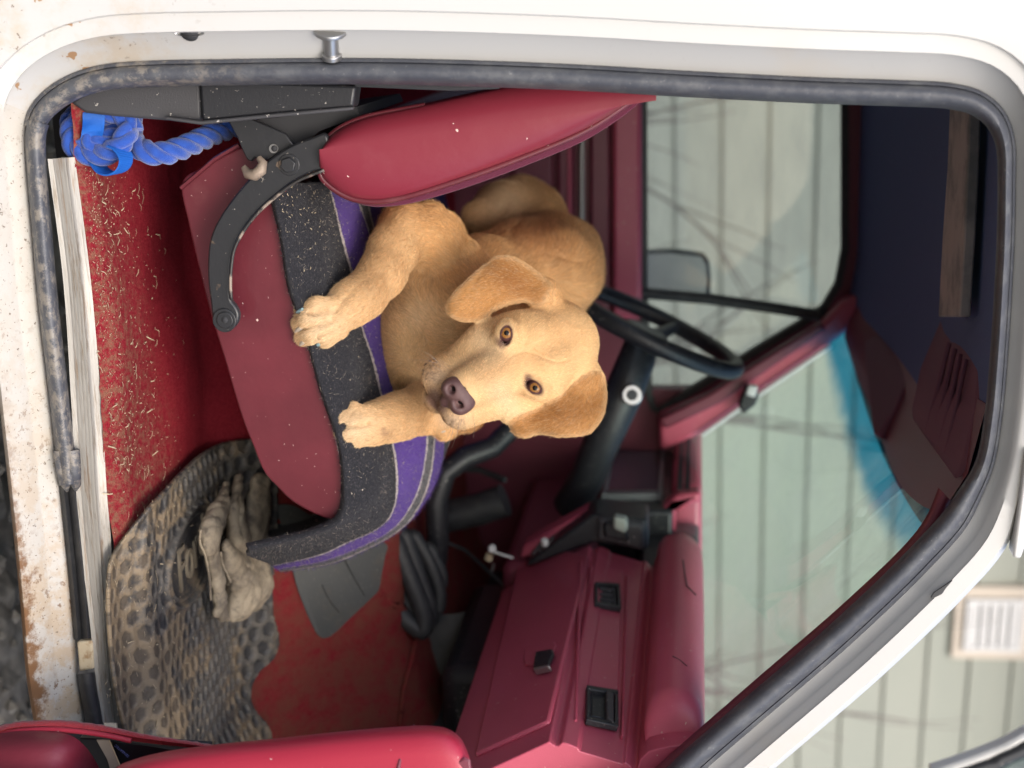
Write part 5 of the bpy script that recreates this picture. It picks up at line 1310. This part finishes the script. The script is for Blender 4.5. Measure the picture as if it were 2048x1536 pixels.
# ---- eyes: ball with amber iris, pupil, dark lid rim
def f_iris(h, c): return h.mix(h.ramp(h.noise(700, 4, .6), .4, .7), c, (.13, .055, .016))
M_iris = mat('amber_iris', (.27, .125, .034), .10, spec=.2, fn=f_iris)
M_pup = mat('pupil', (.004, .003, .003), .12, spec=.16)
M_lid = mat('eye_rim', (.075, .032, .030), .5, spec=.2)
for (ex_, ey_), Y in EYES:
    c = Vector(pt(ex_, ey_, Y)); r_ = 17.5*mm; look = (CAM-c).normalized(); a = look.orthogonal().normalized(); b_ = look.cross(a)
    rows = []
    for th in np.linspace(.0001, 2.2, 45):
        rows.append([c+look*math.cos(th)*r_+(a*math.cos(p_)+b_*math.sin(p_))*math.sin(th)*r_ for p_ in np.linspace(0, 2*math.pi, 32, endpoint=False)])
    v, f = grid_vf(rows, False, True); eye = mk('eye', v, f, M_lid, dog)
    eye.data.materials.append(M_iris); eye.data.materials.append(M_pup)
    for i, pl_ in enumerate(eye.data.polygons):
        ctr = Vector(pl_.center)-c; an = math.acos(max(-1, min(1, ctr.normalized().dot(look)))); pl_.material_index = 2 if an < .30 else (1 if an < .66 else 0)
    k = EYES.index(((ex_, ey_), Y)); e1, e2, e3 = [Vector(q) for q in eyeaxes(k)]
    rim = []
    for t in np.linspace(0, 2*math.pi, 40, endpoint=False):
        w_ = e1*((4.5 if k == 0 else -4.0)+18.2*math.cos(t))*mm+e2*10.4*mm*math.sin(t)*(1-.25*abs(math.cos(t))**3)
        rr2 = w_.length/(r_*1.02); dep_ = math.sqrt(max(.02, 1-min(rr2, 1)**2))*r_*1.02 if rr2 < 1 else .003
        rim.append(c+w_+e3*dep_)
    tube('eyelid', rim, 1.6*mm, M_lid, eye, 8, True)

# ---- claws
M_claw = mat('pale_claw', (.50, .44, .36), .4); M_clawb = mat('blue_claw', (.30, .46, .50), .4)
CL = [((606,620,.121),(593,625,.127),M_clawb,5),((602,655,.116),(590,664,.124),M_claw,5),((608,682,.116),(600,690,.124),M_claw,5),((640,687,.132),(631,691,.137),M_clawb,4.5),
      ((702,829,.149),(691,832,.156),M_claw,5.5),((680,866,.137),(671,872,.143),M_claw,5),((674,878,.138),(665,881,.145),M_claw,5),((890,860,.305),(880,864,.306),M_claw,4)]
for a, b_, m, r_ in CL:
    A_, B_ = P(*a), P(*b_); tube('claw', [A_, (A_*.5+B_*.5)-fv*.001, B_], [rpx(r_, A_), rpx(r_*.95, A_), rpx(r_*.5, A_)], m, dog, 10)
# whiskers
M_whisk = mat('whisker', (.35, .25, .18), .5)
wv = []
for i in range(26):
    s_ = rng.random() < .5
    x, y = (872+rng.normal(0, 12), 740+rng.normal(0, 14)) if s_ else (915+rng.normal(0, 12), 832+rng.normal(0, 8))
    p = P(x, y, .118); out = Vector(hr)*(-1 if s_ else 1)*.8+Vector(hu)*rng.normal(-.3, .25)+Vector(hf)*rng.uniform(.1, .5); out.normalize(); L_ = rng.uniform(.015, .04)
    wv.append(tube_vf([p, p+out*L_*.5, p+out*L_-Vector(hu)*L_*.2], [.00022, .00018, .00006], 4))
v, f = join_vf(wv); tag(mk('whiskers', v, f, M_whisk, dog), kind='stuff')

# ---- the coat itself
M_fur = hairmat('dog_fur', .55)
FP = np.array([q[0] for q in FLOW]); FR = np.array([q[1] for q in FLOW]); FD = np.array([q[2] for q in FLOW])
fl = np.zeros_like(V)
for i in range(0, len(V), 20000):
    dd = np.linalg.norm(V[i:i+20000, None, :]-FP[None], axis=2)/FR[None]; ww = np.exp(-(dd*2.2)**2)+1e-9; fl[i:i+20000] = (ww[..., None]*FD[None]).sum(1)/ww.sum(1)[:, None]
nose_p = pt(930, 783, .09); hd = V-nose_p; hd /= np.linalg.norm(hd, axis=1)[:, None]+1e-9
isH = (front*sst((px-850)/30)*sst((py-590)/30)); isH[inEL | inER] = 0
fl = fl*(1-isH[:, None])+hd*isH[:, None]
eL = pt(900, 620, .21)-pt(1085, 590, .27); eR = pt(1030, 858, .23)-pt(1180, 760, .26)
fl[inEL] = eL/np.linalg.norm(eL); fl[inER] = eR/np.linalg.norm(eR)
# swirls so that the coat does not lie like a combed sheet
fl = fl+.20*np.stack([np.sin(V[:, 2]*60+V[:, 0]*25), np.sin(V[:, 0]*55+V[:, 2]*30), np.sin(V[:, 0]*65-V[:, 2]*40)], 1)
fl = fl-N_*(fl*N_).sum(1)[:, None]; fl /= np.linalg.norm(fl, axis=1)[:, None]+1e-9
LN = .0115*np.ones(len(V)); LN = LN*(1-front)+front*.0068; LN = LN*(1-isH)+isH*.0046
LN[inEL | inER] = .0065; LN[(px < 760) & (V[:, 1] < .26)] = .0062
LN = np.where(front*(blob(890, 770, 60, 45)+blob(915, 835, 30, 20)) > .3, .0035, LN)
chest = (blob(890, 650, 70, 40, .6))*sst((V[:, 1]-.26)/.05); LN = LN+.007*chest
den = np.ones(len(V))
tocam = (N_*(np.array(CAM)-V)).sum(1)/np.linalg.norm(np.array(CAM)-V, axis=1); den[tocam < -.35] = 0.0
for k in (0, 1): den[(eyed(k, px, py) < 1.12) & (V[:, 1] < .3)] = 0
den[np.hypot(px-918, py-790) < 30] *= 0.15
den = den*(1+.9*front)*(1/(pz/2.0)**2)
NH = 330000
Ti, w_ = on_mesh(V, F_, NH, den)
rt = interp(V, Ti, w_); rn = interp(N_, Ti, w_); rn /= np.linalg.norm(rn, axis=1)[:, None]; rd = interp(fl, Ti, w_); rc = interp(C, Ti, w_); rl = interp(LN, Ti, w_)
cellp = (rt-rd*((rt*rd).sum(1)[:, None])*.75)/.0036; q_ = np.floor(cellp).astype(np.int64)
hsh = (q_[:, 0]*73856093) ^ (q_[:, 1]*19349663) ^ (q_[:, 2]*83492791); tuft = ((hsh % 1013)/1013.-.5)
q2 = np.floor((rt-rd*((rt*rd).sum(1)[:, None])*.6)/.0075+.3).astype(np.int64); h2 = (q2[:, 0]*83492791) ^ (q2[:, 1]*73856093) ^ (q2[:, 2]*19349663); tuft2 = ((h2 % 1009)/1009.-.5)
rc = rc*(1+.62*tuft[:, None]+.26*tuft2[:, None]*(rt[:, 1] > .27)[:, None]); rl = rl*(1+.35*tuft+.3*tuft2)
rc = rc*rng.normal(1, .16, (NH, 1)).clip(.5, 1.5); pale = rng.random(NH) < .14; rc[pale] = rc[pale]*.55+np.array([.80, .66, .46])*.45
# dark whisker-bed dots on the muzzle
rx_, ry_, _ = proj(rt)
dots = np.zeros(NH, bool)
for i in range(70):
    s_ = rng.random() < .6; a, b_ = (870+rng.normal(0, 14), 748+rng.normal(0, 16)) if s_ else (905+rng.normal(0, 14), 838+rng.normal(0, 8))
    dots |= (np.hypot(rx_-a, ry_-b_) < 2.2) & (rt[:, 1] < .2)
rc[dots] = np.array([.16, .09, .06])
rt = rt-rn*.0004
hairs('coat', rt, rd, rn, rl*rng.uniform(.6, 1.15, NH), .00016, M_fur, dog, rc.clip(0, .95), lift=.24, curl=.15)
